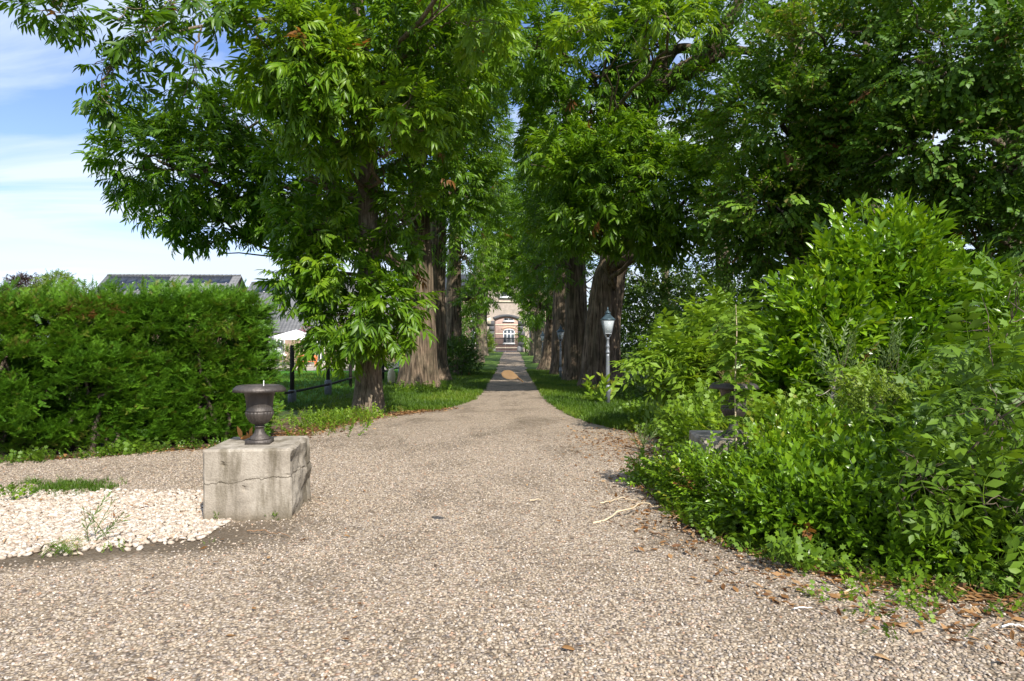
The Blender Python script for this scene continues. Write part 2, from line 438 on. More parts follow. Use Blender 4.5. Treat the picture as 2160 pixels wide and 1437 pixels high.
def block_mat():
    m, N, L, out = new_mat('weathered_concrete')
    t = N.new('ShaderNodeTexCoord'); o = t.outputs['Object']
    n1 = noise_tex(N, L, 3.0, 8, o, 0.65)
    n2 = noise_tex(N, L, 4.5, 7, mapping(N, L, o, (1.6, 1.6, 0.28)), 0.62)
    n3 = noise_tex(N, L, 70, 4, o)
    rp = ramp(N, [(0.3, (0.20, 0.172, 0.135)), (0.5, (0.32, 0.28, 0.225)), (0.7, (0.42, 0.375, 0.31))]); L.new(n1.outputs['Fac'], rp.inputs[0])
    st = ramp(N, [(0.38, (0.42, 0.40, 0.34)), (0.54, (1, 1, 1))]); L.new(n2.outputs['Fac'], st.inputs[0])
    c = mixc(N, L, 0.85, rp.outputs[0], st.outputs[0], 'MULTIPLY')
    r3 = ramp(N, [(0.3, (0.82, 0.82, 0.82)), (0.7, (1.08, 1.08, 1.08))]); L.new(n3.outputs['Fac'], r3.inputs[0])
    c = mixc(N, L, 1.0, c, r3.outputs[0], 'MULTIPLY')
    # the thin irregular crack running round the block a little above half height
    sx = N.new('ShaderNodeSeparateXYZ'); L.new(o, sx.inputs[0])
    nc = noise_tex(N, L, 5.0, 8, mapping(N, L, o, (1, 1, 0.15)), 0.7)
    def mth(op, a_, b_=None, c_=None):
        n_ = N.new('ShaderNodeMath'); n_.operation = op
        for q_, v_ in enumerate((a_, b_, c_)):
            if v_ is None: continue
            if isinstance(v_, (int, float)): n_.inputs[q_].default_value = v_
            else: L.new(v_, n_.inputs[q_])
        return n_.outputs[0]
    zc = mth('ADD', mth('MULTIPLY_ADD', nc.outputs['Fac'], 0.16, 0.30), mth('MULTIPLY', sx.outputs[0], 0.06))
    dz = mth('ABSOLUTE', mth('SUBTRACT', sx.outputs[2], zc))
    ck = ramp(N, [(0.0, (0.16, 0.15, 0.13)), (0.5, (0.55, 0.53, 0.5)), (1.0, (1, 1, 1))]); L.new(mth('DIVIDE', dz, mth('MULTIPLY_ADD', n1.outputs['Fac'], 0.024, -0.006)), ck.inputs[0])
    c = mixc(N, L, 1.0, c, ck.outputs[0], 'MULTIPLY')
    # a damp dirty foot where the block stands in the gravel
    ft = ramp(N, [(0.0, (0.5, 0.45, 0.36)), (1.0, (1, 1, 1))]); L.new(mth('DIVIDE', sx.outputs[2], mth('MULTIPLY_ADD', n2.outputs['Fac'], 0.22, 0.0)), ft.inputs[0])
    c = mixc(N, L, 0.8, c, ft.outputs[0], 'MULTIPLY')
    pb = N.new('ShaderNodeBsdfPrincipled'); pb.inputs['Roughness'].default_value = 0.9
    pb.inputs['Specular IOR Level'].default_value = 0.2
    L.new(c, pb.inputs['Base Color'])
    b = N.new('ShaderNodeBump'); b.inputs['Strength'].default_value = 0.5; b.inputs['Distance'].default_value = 0.01
    L.new(n3.outputs['Fac'], b.inputs['Height']); L.new(b.outputs[0], pb.inputs['Normal'])
    L.new(pb.outputs[0], out.inputs[0])
    return m
M['block'] = block_mat()
M['iron'] = plain('cast_iron', (0.070, 0.059, 0.051), 0.5, 0.3, 0.55, 7, 0.35, 55, 0.45, (1, 1, 0.4))
M['iron_dark'] = plain('black_iron', (0.012, 0.012, 0.013), 0.45, 0.3)
M['lamp_paint'] = plain('grey_lamp_paint', (0.21, 0.225, 0.245), 0.42, 0.3, 0.22, 8, 0.2, 50)
M['lamp_copper'] = plain('lamp_roof_paint', (0.06, 0.095, 0.115), 0.4, 0.4, 0.3, 12)
M['post'] = plain('dark_timber', (0.024, 0.02, 0.017), 0.75, 0, 0.4, 12, 0.4, 50, 0.3, (1, 1, 0.15))
M['sleeve'] = plain('grey_post_sleeve', (0.11, 0.12, 0.13), 0.6)
M['cream'] = plain('cream_stone', (0.55, 0.48, 0.36), 0.8, 0, 0.15)
M['grey_stone'] = plain('grey_stone', (0.27, 0.27, 0.27), 0.8, 0, 0.2)
M['dark_stone'] = plain('dark_stone', (0.085, 0.085, 0.09), 0.8, 0, 0.25)
M['white'] = plain('white_paint', (0.78, 0.78, 0.76), 0.5, 0, 0.05)
M['canvas'] = plain('white_canvas', (0.8, 0.8, 0.79), 0.8, 0, 0.04)
M['pane'] = plain('window_pane', (0.07, 0.085, 0.10), 0.08, 0, 0.2, 3, 0.0, 10, 0.8)
M['solar'] = plain('solar_panel', (0.014, 0.02, 0.035), 0.18, 0, 0.2, 2, 0.0, 10, 0.6)
M['pipe'] = plain('lead_pipe', (0.10, 0.13, 0.19), 0.6)
M['courtyard'] = plain('grey_cobbles', (0.24, 0.215, 0.21), 0.85, 0, 0.25, 2.0)
M['terrace'] = plain('terrace_paving', (0.42, 0.36, 0.29), 0.85, 0, 0.15, 1.5)
M['blue_pole'] = plain('pale_blue_paint', (0.45, 0.58, 0.70), 0.5, 0, 0.08)
M['pale'] = plain('pale_cream_glaze', (0.60, 0.52, 0.34), 0.5, 0, 0.12)
M['arch_brick'] = plain('pale_arch_brick', (0.55, 0.36, 0.24), 0.85, 0, 0.2)
M['orange'] = plain('orange_paint', (0.55, 0.17, 0.05), 0.6, 0, 0.12)

def glass_mat():
    m, N, L, out = new_mat('frosted_lamp_glass')
    pb = N.new('ShaderNodeBsdfPrincipled')
    pb.inputs['Base Color'].default_value = (0.55, 0.60, 0.62, 1); pb.inputs['Roughness'].default_value = 0.18
    pb.inputs['Alpha'].default_value = 0.62
    L.new(pb.outputs[0], out.inputs[0]); return m
M['glass'] = glass_mat()

def brick_mat(name, a, b, mortar, sc_=1.0):
    m, N, L, out = new_mat(name)
    t = N.new('ShaderNodeTexCoord')
    v = mapping(N, L, t.outputs['Object'], (1, 1, 1), (R(90), 0, 0))
    br = N.new('ShaderNodeTexBrick')
    br.inputs['Scale'].default_value = 1.0; br.inputs['Brick Width'].default_value = 0.22 * sc_; br.inputs['Row Height'].default_value = 0.07 * sc_
    br.inputs['Mortar Size'].default_value = 0.008 * sc_
    br.inputs['Color1'].default_value = (*a, 1); br.inputs['Color2'].default_value = (*b, 1); br.inputs['Mortar'].default_value = (*mortar, 1)
    L.new(v, br.inputs['Vector'])
    n = noise_tex(N, L, 1.6, 6, t.outputs['Object'], 0.6)
    r2 = ramp(N, [(0.3, (0.72, 0.72, 0.72)), (0.7, (1.15, 1.12, 1.1))]); L.new(n.outputs['Fac'], r2.inputs[0])
    pb = N.new('ShaderNodeBsdfPrincipled'); pb.inputs['Roughness'].default_value = 0.9
    L.new(mixc(N, L, 1.0, br.outputs['Color'], r2.outputs[0], 'MULTIPLY'), pb.inputs['Base Color'])
    L.new(pb.outputs[0], out.inputs[0]); return m
M['brick_grey'] = brick_mat('grey_brown_brick', (0.38, 0.31, 0.25), (0.45, 0.375, 0.305), (0.44, 0.40, 0.36))
M['brick_red'] = brick_mat('red_brick', (0.46, 0.285, 0.225), (0.53, 0.345, 0.275), (0.5, 0.43, 0.37))
M['brick_house'] = brick_mat('brown_brick', (0.33, 0.20, 0.14), (0.40, 0.26, 0.18), (0.40, 0.36, 0.31))

def tile_mat(name, col):
    m, N, L, out = new_mat(name)
    t = N.new('ShaderNodeTexCoord'); o = t.outputs['Object']
    w = N.new('ShaderNodeTexWave'); w.wave_type = 'BANDS'; w.bands_direction = 'Z'; w.wave_profile = 'SAW'
    w.inputs['Scale'].default_value = 1.6; w.inputs['Distortion'].default_value = 0.0
    L.new(o, w.inputs['Vector'])
    w2 = N.new('ShaderNodeTexWave'); w2.bands_direction = 'X'; w2.inputs['Scale'].default_value = 1.05; L.new(o, w2.inputs['Vector'])
    n = noise_tex(N, L, 3, 6, o)
    rp = ramp(N, [(0.3, tuple(c * 0.75 for c in col)), (0.7, tuple(c * 1.2 for c in col))]); L.new(n.outputs['Fac'], rp.inputs[0])
    sd = ramp(N, [(0.0, (0.7, 0.7, 0.7)), (0.3, (1, 1, 1))]); L.new(w.outputs['Fac'], sd.inputs[0])
    pb = N.new('ShaderNodeBsdfPrincipled'); pb.inputs['Roughness'].default_value = 0.6
    L.new(mixc(N, L, 1.0, rp.outputs[0], sd.outputs[0], 'MULTIPLY'), pb.inputs['Base Color'])
    b = N.new('ShaderNodeBump'); b.inputs['Distance'].default_value = 0.04; b.inputs['Strength'].default_value = 0.6
    mm = N.new('ShaderNodeMath'); mm.operation = 'ADD'; L.new(w.outputs['Fac'], mm.inputs[0]); L.new(w2.outputs['Fac'], mm.inputs[1])
    L.new(mm.outputs[0], b.inputs['Height']); L.new(b.outputs[0], pb.inputs['Normal'])
    L.new(pb.outputs[0], out.inputs[0]); return m
M['tile'] = tile_mat('grey_roof_tile', (0.15, 0.15, 0.155))
M['slate'] = tile_mat('slate', (0.06, 0.065, 0.075))

def sl(x, y, z, rx, ry, rz, n, sh=0.0): return ((x, y, z), (rx, ry, rz), n, sh)

# ------------------------------------------------------------------ leaf and shoot templates: (V, T(tris), tint)
def rot_from(d, up, roll=0.0):
    """matrices (…,3,3) whose columns are x=d, y, z near up"""
    d = unit(d); y = unit(np.cross(up, d)); z = np.cross(d, y)
    if np.any(roll):
        c, s = np.cos(roll)[..., None], np.sin(roll)[..., None]
        y, z = y * c + z * s, z * c - y * s
    return np.stack([d, y, z], -1)

def leaf(L, W, fold=0.25, arch=0.25, rows=3, peak=0.45, cup=0.0):
    ts = np.linspace(0, 1, rows + 1)
    V = []; rowidx = []
    for t in ts:
        x = L * t; z = -arch * L * t * t
        w = W * 0.5 * (math.sin(PI * min(1, t ** (math.log(0.5) / math.log(peak)))) ** 0.85 if 0 < t < 1 else 0)
        if w == 0:
            rowidx.append([len(V)] * 3); V.append((x, 0, z))
        else:
            k = len(V); rowidx.append([k, k + 1, k + 2])
            V += [(x, w, z + fold * w), (x, 0, z), (x, -w, z + fold * w)]
    T = []
    for a, b in zip(rowidx[:-1], rowidx[1:]):
        for i in (0, 1):
            q = [a[i], a[i + 1], b[i + 1], b[i]]
            if a[i] == a[i + 1]: T.append((a[i], b[i + 1], b[i]))
            elif b[i] == b[i + 1]: T.append((a[i], a[i + 1], b[i]))
            else: T += [(q[0], q[1], q[2]), (q[0], q[2], q[3])]
    return np.array(V, float), np.array(T, int)

def palmate(Rr, lobes=5, deep=0.45, droop=0.15):
    """maple-like leaf, base at the origin, pointing +x"""
    pts = [(0.0, 0.0)]
    angs = np.linspace(-115, 115, lobes)
    c = np.array([0.42 * Rr, 0.0])
    out = []
    for k, a in enumerate(angs):
        l = Rr * (0.62 - 0.16 * abs(a) / 115)
        out.append(c + l * np.array([math.cos(R(a)), math.sin(R(a))]))
        if k < lobes - 1:
            am = (a + angs[k + 1]) / 2
            out.append(c + l * (1 - deep) * np.array([math.cos(R(am)), math.sin(R(am))]))
    V = [(c[0], 0, 0.0), (0, 0, 0)] + [(p[0], p[1], -droop * Rr * ((np.linalg.norm(p - c) / Rr) ** 2) * 2) for p in out]
    n = len(out)
    T = [(0, 2 + i, 3 + i) for i in range(n - 1)] + [(0, 1, 2), (0, 2 + n - 1, 1)]
    return np.array(V, float), np.array(T, int)

def ball(r, n=6):
    V = [(0, 0, r), (0, 0, -r)]
    for i in range(n):
        a = 2 * PI * i / n; k = 1.0
        V += [(r * k * math.cos(a), r * k * math.sin(a), r * 0.35 * (-1) ** i)]
    T = []
    for i in range(n):
        a, b = 2 + i, 2 + (i + 1) % n
        T += [(0, a, b), (1, b, a)]
    return np.array(V, float), np.array(T, int)

class Tpl:
    def __init__(s): s.V = []; s.T = []; s.c = []; s.n = 0
    def put(s, V, T, origin, d, up=(0, 0, 1), tint=0.0, scale=1.0):
        Mx = rot_from(np.array(d, float), np.array(up, float))
        s.V.append(V * scale @ Mx.T + np.array(origin)); s.T.append(T + s.n); s.c.append(np.full(len(V), tint)); s.n += len(V)
    def stem(s, pts, rad, tint=-0.15):
        V, F = tube_arrays(pts, rad, 3)
        T = np.concatenate([F[:, [0, 1, 2]], F[:, [0, 2, 3]]])
        s.V.append(V); s.T.append(T + s.n); s.c.append(np.full(len(V), tint)); s.n += len(V)
    def get(s):
        return np.concatenate(s.V), np.concatenate(s.T), np.concatenate(s.c)

def tpl_chestnut(g, hi=True, burr=False):
    t = Tpl(); Ls = 0.42; n = 11 if hi else 9
    st = [(0, 0, 0), (Ls * 0.5, 0, 0.02), (Ls, 0, -0.03)]
    t.stem(st, [0.008, 0.006, 0.004])
    for i in range(n):
        f = (i + 0.6) / n
        s = 1 if i % 2 else -1
        ang = s * R(g.uniform(35, 75) * (1.15 - 0.75 * f))
        L = g.uniform(0.22, 0.32)
        d = np.array([math.cos(ang), math.sin(ang), g.uniform(-0.55, 0.12)])
        lv = leaf(L, L * g.uniform(0.22, 0.30), g.uniform(0.15, 0.5), g.uniform(0.15, 0.55), 3 if hi else 2)
        t.put(*lv, (Ls * f, 0, 0.01), d, (g.normal(0, .3), g.normal(0, .3), 1), g.normal(0, 0.07))
    if burr:
        for k in range(2):
            t.put(*ball(0.035), (Ls * g.uniform(0.7, 1), g.uniform(-.05, .05), 0.02), (1, 0, 0), (0, 0, 1), 0.45)
    return t.get()

def tpl_linden(g, hi=True):
    t = Tpl(); Ls = 0.5; n = 11
    t.stem([(0, 0, 0), (Ls * 0.5, 0, 0.02), (Ls, 0, -0.06)], [0.006, 0.005, 0.003])
    for i in range(n):
        f = (i + 0.6) / n; s = 1 if i % 2 else -1
        ang = s * R(g.uniform(35, 85) * (1.1 - 0.6 * f)); L = g.uniform(0.11, 0.17)
        lv = leaf(L, L * 0.85, g.uniform(0.05, 0.3), g.uniform(0.1, 0.4), 2, 0.38)
        t.put(*lv, (Ls * f, s * 0.03, -0.01), (math.cos(ang), math.sin(ang), g.uniform(-0.5, 0.1)), (g.normal(0, .25), g.normal(0, .25), 1), g.normal(0, 0.08))
        if hi and i % 3 == 0:
            t.put(*leaf(0.10, 0.03, 0.1, 0.1, 2), (Ls * f, 0, -0.03), (g.uniform(-.3, .5), g.uniform(-.4, .4), -1), (1, 0, 0), 0.48)
    return t.get()

def tpl_round(g, size=0.09, n=9, Ls=0.3, asp=0.55, gloss_up=0.35, rows=2, spread=(35, 80), drop=(-0.35, 0.35)):
    """shoot with alternate simple leaves"""
    t = Tpl()
    t.stem([(0, 0, 0), (Ls * 0.5, 0.01, 0.01), (Ls, 0, 0.0)], [0.005, 0.004, 0.002])
    for i in range(n):
        f = (i + 0.5) / n; az = i * 2.4 + g.uniform(-.4, .4)
        sp = R(g.uniform(*spread) * (1.1 - 0.55 * f)); L = size * g.uniform(0.75, 1.2)
        d = np.array([math.cos(sp), math.sin(sp) * math.cos(az), math.sin(sp) * math.sin(az) * 0.8 + g.uniform(*drop) * 0.4])
        lv = leaf(L, L * asp * g.uniform(0.85, 1.15), g.uniform(0.1, 0.45), g.uniform(-0.05, 0.35), rows)
        t.put(*lv, (Ls * f, 0, 0), d, (g.normal(0, .35) - 0.3, g.normal(0, .35), 1), g.normal(0, 0.09) + 0.08 * f)
    return t.get()

def tpl_pinnate(g, L=0.42, pairs=6, ll=0.12, asp=0.36):
    """one or two compound leaves"""
    t = Tpl()
    pts = [(L * f, 0, 0.08 * math.sin(PI * f * 0.7) - 0.12 * f * f) for f in (0, .25, .5, .75, 1)]
    t.stem(pts, [0.004, 0.003, 0.003, 0.002, 0.001], 0.1)
    P_ = np.array(pts)
    for i in range(pairs):
        f = 0.22 + 0.75 * i / max(1, pairs - 1)
        o = np.array([np.interp(f, (0, .25, .5, .75, 1), P_[:, k]) for k in range(3)])
        for s in (-1, 1):
            l = ll * (0.75 + 0.5 * math.sin(PI * f)) * g.uniform(0.85, 1.1)
            t.put(*leaf(l, l * asp, g.uniform(0.05, 0.3), g.uniform(0.1, 0.4), 2), o, (0.45, s, g.uniform(-0.35, 0.15)), (g.normal(0, .2), g.normal(0, .2), 1), g.normal(0, 0.06))
    t.put(*leaf(ll, ll * asp, 0.2, 0.2, 2), P_[-1], (1, 0, -0.3), (0, 0, 1), 0.05)
    return t.get()

def tpl_maple(g, n=6, size=0.13, Ls=0.3):
    t = Tpl(); t.stem([(0, 0, 0), (Ls / 2, 0, 0.01), (Ls, 0, 0)], [0.004, 0.003, 0.002])
    for i in range(n):
        f = (i + 0.6) / n; az = (0 if i % 2 else PI) + g.uniform(-.5, .5)
        o = np.array([Ls * f, 0, 0]); d = np.array([0.5, math.cos(az), 0.35 * abs(math.sin(az)) + 0.15])
        tip = o + unit(d) * size * 0.6
        t.stem([o, (o + tip) / 2, tip], [0.002, 0.002, 0.0015], 0.2)
        t.put(*palmate(size * g.uniform(0.75, 1.15)), tip, (d[0], d[1], g.uniform(-0.4, 0.05)), (g.normal(0, .3), g.normal(0, .3), 1), g.normal(0, 0.07))
    return t.get()

def tpl_yew(g):
    t = Tpl(); Ls = 0.24
    def shoot(o, d, L, n):
        d = unit(np.array(d)); Mx = rot_from(d, np.array([0.05, 0.02, 1.0]))
        e = o + d * L
        t.stem([o, (o + e) / 2 + np.array([0, 0, .006]), e], [0.003, 0.0025, 0.0015], 0.0)
        V = []; T = []
        for i in range(n):
            x = L * (i + 0.5) / n
            for s in (-1, 1):
                l = 0.036 * g.uniform(0.8, 1.15) * (1 - 0.45 * (i / n) ** 2)
                k = len(V); wv = 0.0062
                V += [(x - wv, 0, 0), (x + wv, 0, 0.0), (x + l * 0.5, s * l, g.uniform(-.012, .014))]
                T.append((k, k + 1, k + 2))
        V = np.array(V) @ Mx.T + o
        t.V.append(V); t.T.append(np.array(T) + t.n); t.c.append(np.full(len(V), g.normal(0, .05) + 0.1 * (L < 0.2))); t.n += len(V)
    o = np.zeros(3)
    shoot(o, (1, 0, 0.05), Ls, 13)
    for i in range(4):
        s = 1 if i % 2 else -1
        shoot(np.array([Ls * (0.12 + 0.2 * i), 0, 0]), (0.8, s * g.uniform(.5, .9), g.uniform(-.25, .3)), g.uniform(0.09, 0.15), 8)
    return t.get()

def tpl_grass(g, n=10, h=0.09):
    t = Tpl()
    for i in range(n):
        a = g.uniform(0, 2 * PI); l = h * g.uniform(0.5, 1.2); lean = g.uniform(0.1, 0.8)
        b = np.array([g.normal(0, .03), g.normal(0, .03), 0]); d = np.array([math.cos(a) * lean, math.sin(a) * lean, 1])
        w = np.array([-math.sin(a), math.cos(a), 0]) * 0.0035
        m = b + unit(d) * l * 0.6; e = b + unit(d * np.array([1.8, 1.8, 1])) * l
        t.V.append(np.array([b - w, b + w, m - w * .8, m + w * .8, e])); t.T.append(np.array([(0, 1, 3), (0, 3, 2), (2, 3, 4)]) + t.n)
        t.c.append(np.full(5, g.normal(0, .12))); t.n += 5
    return t.get()

G = np.random.default_rng(5)
TP = {
    'chestnut': [tpl_chestnut(G, True, k % 3 == 0) for k in range(8)],
    'chestnut_far': [tpl_chestnut(G, False) for k in range(5)],
    'linden': [tpl_linden(G) for k in range(6)],
    'dark': [tpl_round(G, 0.16, 9, 0.5, 0.6) for k in range(5)],
    'laurel': [tpl_round(G, 0.135, 11, 0.36, 0.38, rows=3, spread=(30, 70)) for k in range(6)],
    'holly': [tpl_round(G, 0.062, 12, 0.2, 0.55) for k in range(6)],
    'small': [tpl_round(G, 0.04, 14, 0.2, 0.6) for k in range(5)],
    'willow': [tpl_round(G, 0.075, 16, 0.4, 0.22, spread=(25, 60)) for k in range(4)],
    'pinnate': [tpl_pinnate(G) for k in range(5)],
    'elder': [tpl_pinnate(G, 0.30, 4, 0.115, 0.46) for k in range(5)],
    'maple': [tpl_maple(G) for k in range(5)],
    'bramble': [tpl_maple(G, 6, 0.075, 0.2) for k in range(5)],
    'yew': [tpl_yew(G) for k in range(8)],
    'grass': [tpl_grass(G) for k in range(6)],
    'tall_grass': [tpl_grass(G, 12, 0.28) for k in range(4)],
}

def scatter(kind, pos, dirs, scale, tint, up=(0, 0, 1), g=rng, rollsd=0.5):
    """places shoots; returns arrays for one mesh"""
    tp = TP[kind]; n = len(pos)
    which = g.integers(0, len(tp), n)
    Vs, Ts, Cs = [], [], []; off = 0
    scale = np.broadcast_to(scale, (n,)); tint = np.broadcast_to(tint, (n,))
    for k, (V, T, c) in enumerate(tp):
        ix = np.nonzero(which == k)[0]
        if not len(ix): continue
        d = unit(dirs[ix])
        upv = np.tile(np.array(up, float), (len(ix), 1)) + g.normal(0, 0.15, (len(ix), 3))
        Mx = rot_from(d, upv, g.normal(0, rollsd, len(ix))) * scale[ix][:, None, None]
        W = np.einsum('nij,vj->nvi', Mx, V) + pos[ix][:, None, :]
        Vs.append(W.reshape(-1, 3))
        Ts.append((T[None] + (np.arange(len(ix)) * len(V))[:, None, None] + off).reshape(-1, 3))
        cc = tint[ix][:, None] + c[None]
        Cs.append(np.clip(np.where(tint[ix][:, None] > 0.95, tint[ix][:, None], np.minimum(cc, 0.93)), 0, 1).ravel())
        off += len(ix) * len(V)
    return np.concatenate(Vs), np.concatenate(Ts), np.concatenate(Cs)

def lobe_points(c, r, n, shell=0.45, gap=0.36, freq=1.1, g=rng, floor=None):
    """points in an uneven ellipsoid, crowded towards its outside, thinned by noise so that holes and clumps form"""
    c = np.asarray(c, float); r = np.asarray(r, float)
    m = int(n * 2.4) + 20
    d = unit(g.normal(0, 1, (m, 3)))
    seed = g.uniform(0, 50)
    bump = 0.72 + 0.55 * vnoise(d * 2.1 + 10, seed)
    rad = (shell ** 3 + (1 - shell ** 3) * g.uniform(0, 1, m)) ** (1 / 3) * bump
    p = c + d * r * rad[:, None]
    keep = vnoise(p * freq, seed + 3) > gap
    if floor is not None: keep &= p[:, 2] > floor
    p, d = p[keep][:n], d[keep][:n]
    return p, unit(d / r)

def foliage(lobes, kind, g=rng, scale=1.0, droop=0.15, tint=(0.45, 0.2), gap=0.36, freq=1.1, upward=0.0, brown=0.004, floor=None):
    """lobes: list of (centre, radii, n[, tint shift])"""
    Vs, Ts, Cs = [], [], []; off = 0; tips = []
    for lb in lobes:
        c, r, n = lb[:3]; sh = lb[3] if len(lb) > 3 else 0.0
        p, d = lobe_points(c, r, n, g=g, gap=gap, freq=freq, floor=floor)
        if not len(p): continue
        dd = unit(d * 0.7 + g.normal(0, 0.45, d.shape) * np.array([1, 1, 0.5]) + np.array([0, 0, upward - droop]))
        cl = vnoise(p * 0.8, 7.0)
        tt = np.clip(tint[0] + sh + (cl - 0.5) * tint[1] * 2 + g.normal(0, tint[1] * 0.35, len(p)), 0.02, 0.88)
        tt = np.where(g.uniform(0, 1, len(p)) < brown, 0.98, tt)
        V, T, C = scatter(kind, p, dd, scale * g.uniform(0.75, 1.2, len(p)), tt, g=g)
        Vs.append(V); Ts.append(T + off); Cs.append(C); off += len(V)
        tips.append(p)
    return np.concatenate(Vs), np.concatenate(Ts), np.concatenate(Cs), tips

# ------------------------------------------------------------------ trees
def trunk_arrays(ctrl, furrow=0.07, flare=0.5, seed=0.0, ring=0.07, seg=0.045, spread=5):
    """ctrl rows (x, y, z, r) from the ground up"""
    c = np.asarray(ctrl, float)
    L = np.sum(np.linalg.norm(np.diff(c[:, :3], axis=0), axis=1))
    p = curve_pts(c, max(12, int(L / ring)))
    n = int(np.clip(2 * PI * c[0, 3] / seg, 16, 150))
    th = np.arange(n) / n * 2 * PI
    h = p[:, 2] - p[0, 2]
    Rr = p[:, 3][:, None] * np.ones(n)[None]
    fl = np.exp(-h / 0.55)[:, None] * flare * (0.75 + 0.45 * np.cos(spread * th + seed)[None] + 0.25 * np.cos(3 * th - seed)[None])
    Rr = Rr * (1 + fl)
    k = np.maximum(c[0, 3] * 7.0, 1.5)
    tw = th[None] + 0.06 * h[:, None]
    q = np.stack([np.cos(tw) * k, np.sin(tw) * k, np.broadcast_to(h[:, None] * 0.55, tw.shape)], -1)
    rid = np.abs(vnoise(q, seed) - 0.5) * 2
    rid2 = np.abs(vnoise(q * 2.1 + 5, seed) - 0.5) * 2
    big = vnoise(q * 0.22, seed + 9)
    rad = Rr * (1 + 0.16 * (big - 0.5)) + furrow * (np.sqrt(rid) - 0.6) + furrow * 0.4 * (np.sqrt(rid2) - 0.6)
    V = p[:, None, :3] + np.stack([np.cos(th)[None] * rad, np.sin(th)[None] * rad, np.zeros_like(rad)], -1)
    V[0, :, 2] -= 0.15
    m = len(p); i = np.arange(m - 1)[:, None] * n; j = np.arange(n)[None]; j2 = (j + 1) % n
    F = np.stack([i + j, i + j2, i + n + j2, i + n + j], -1).reshape(-1, 4)
    return V.reshape(-1, 3), F

def wander(a, b, m=14, amp=0.12, sag=0.0, g=rng):
    a = np.asarray(a, float); b = np.asarray(b, float)
    t = np.linspace(0, 1, m)[:, None]
    L = np.linalg.norm(b - a)
    w = np.cumsum(g.normal(0, 1, (m, 3)), 0); w -= t * w[-1]
    return a + (b - a) * t + w * amp * L / m + np.array([0, 0, 1]) * sag * L * np.sin(PI * t)

def tree(name, label, base, trunk, lobes, kind, leafm, barkm, cat='tree', group=None, limbs=(), scale=1.0, furrow=0.05, flare=0.45, subs=7,
         gap=0.36, freq=1.1, tint=(0.45, 0.2), droop=0.15, auto=True, seed=1, crown_label=None, brown=0.004, limb_r=0.09, nseg=8):
    g = np.random.default_rng(seed)
    root = thing(name, base, label, cat, group)
    MBt = MB()
    tr = np.array(trunk, float)
    V, F = trunk_arrays(tr, furrow, flare, seed * 1.7)
    vs, fs = [V], [F]; n = len(V)
    def addtube(pts, rad, k=nseg):
        nonlocal n
        v, f = tube_arrays(pts, rad, k); vs.append(v); fs.append(f + n); n += len(v)
    for lim in limbs:                     # explicit limbs: rows (x, y, z, r)
        pp = curve_pts(np.array(lim), 26)
        wob = (vnoise(pp[:, :3] * 2.0, seed) - 0.5)[:, None] * 0.12
        addtube(pp[:, :3] + wob, pp[:, 3] * (1 + 0.25 * (vnoise(pp[:, :3] * 3.1, seed + 2) - 0.5)), 14)
    Vc, Tc, Cc, tips = foliage(lobes, kind, g, scale, droop, tint, gap, freq, brown=brown)
    if auto:
        for (lb, tp) in zip([l for l in lobes], tips):
            c = np.array(lb[0]); rr = np.array(lb[1])
            za = min(tr[-1, 2] - 0.2, max(tr[0, 2] + 1.0, c[2] - 0.35 * np.linalg.norm(c[:2] - tr[-1, :2])))
            a = np.array([np.interp(za, tr[:, 2], tr[:, k]) for k in range(3)]); ra = np.interp(za, tr[:, 2], tr[:, 3])
            r0 = min(ra * 0.5, limb_r + 0.02 * np.linalg.norm(rr))
            if lb[2] <= 50 and len(limbs):
                lp = np.concatenate([curve_pts(np.array(l_), 26) for l_ in limbs]); lp = lp[lp[:, 3] < 0.16]
                a = lp[np.argmin(np.linalg.norm(lp[:, :3] - c - [0, .3, .9], axis=1)), :3]; r0 = 0.022
            path = wander(a, c, 14, 0.35, 0.06, g)
            addtube(path, np.linspace(r0, r0 * 0.35, 14))
            if len(tp):
                for q in tp[g.integers(0, len(tp), subs)]:
                    s = path[g.integers(6, 14)]
                    addtube(wander(s, q, 8, 0.35, 0.0, g), np.linspace(r0 * 0.32, 0.008, 8), 5)
    mesh('trunk', np.concatenate(vs), [np.concatenate(fs)], barkm, root, smooth=True, world=True)
    mesh('crown', Vc, [Tc], leafm, root, tint=Cc, world=True)
    return root

def lob(px, py, d, rx, ry, rm, n, sh=0.0):
    return (P(px, py, d), (rx / 1440 * d, rm, ry / 1440 * d), n, sh)

def shrub(name, label, base, lobes, kind, leafm, cat='shrub', group=None, scale=1.0, stems=5, seed=1, upward=0.25, droop=0.0, gap=0.3, freq=2.2, tint=(0.45, 0.2), brown=0.004, stem_r=0.018, stemm=None, twigs=10, floor=0.02):
    g = np.random.default_rng(seed)
    root = thing(name, base, label, cat, group)
    Vc, Tc, Cc, tips = foliage(lobes, kind, g, scale, droop, tint, gap, freq, upward, brown, floor)
    vs, fs = [], []; n = 0
    for lb, tp in zip(lobes, tips):
        c = np.array(lb[0])
        for k in range(stems):
            a = np.array([base[0] + g.normal(0, .12), base[1] + g.normal(0, .12), base[2] - 0.05])
            q = tp[g.integers(0, len(tp))]
            pth = wander(a, q, 12, 0.4, 0.05, g)
            v, f = tube_arrays(pth, np.linspace(stem_r, stem_r * 0.25, 12), 6); vs.append(v); fs.append(f + n); n += len(v)
        for k in range(twigs):
            q = tp[g.integers(0, len(tp))]; s = c + (q - c) * 0.2
            v, f = tube_arrays(wander(s, q, 6, 0.3, 0, g), np.linspace(stem_r * 0.4, 0.003, 6), 4); vs.append(v); fs.append(f + n); n += len(v)
    mesh('stem', np.concatenate(vs), [np.concatenate(fs)], stemm or M['twig'], root, smooth=True, world=True)
    mesh('foliage', Vc, [Tc], leafm, root, tint=Cc, world=True)
    return root

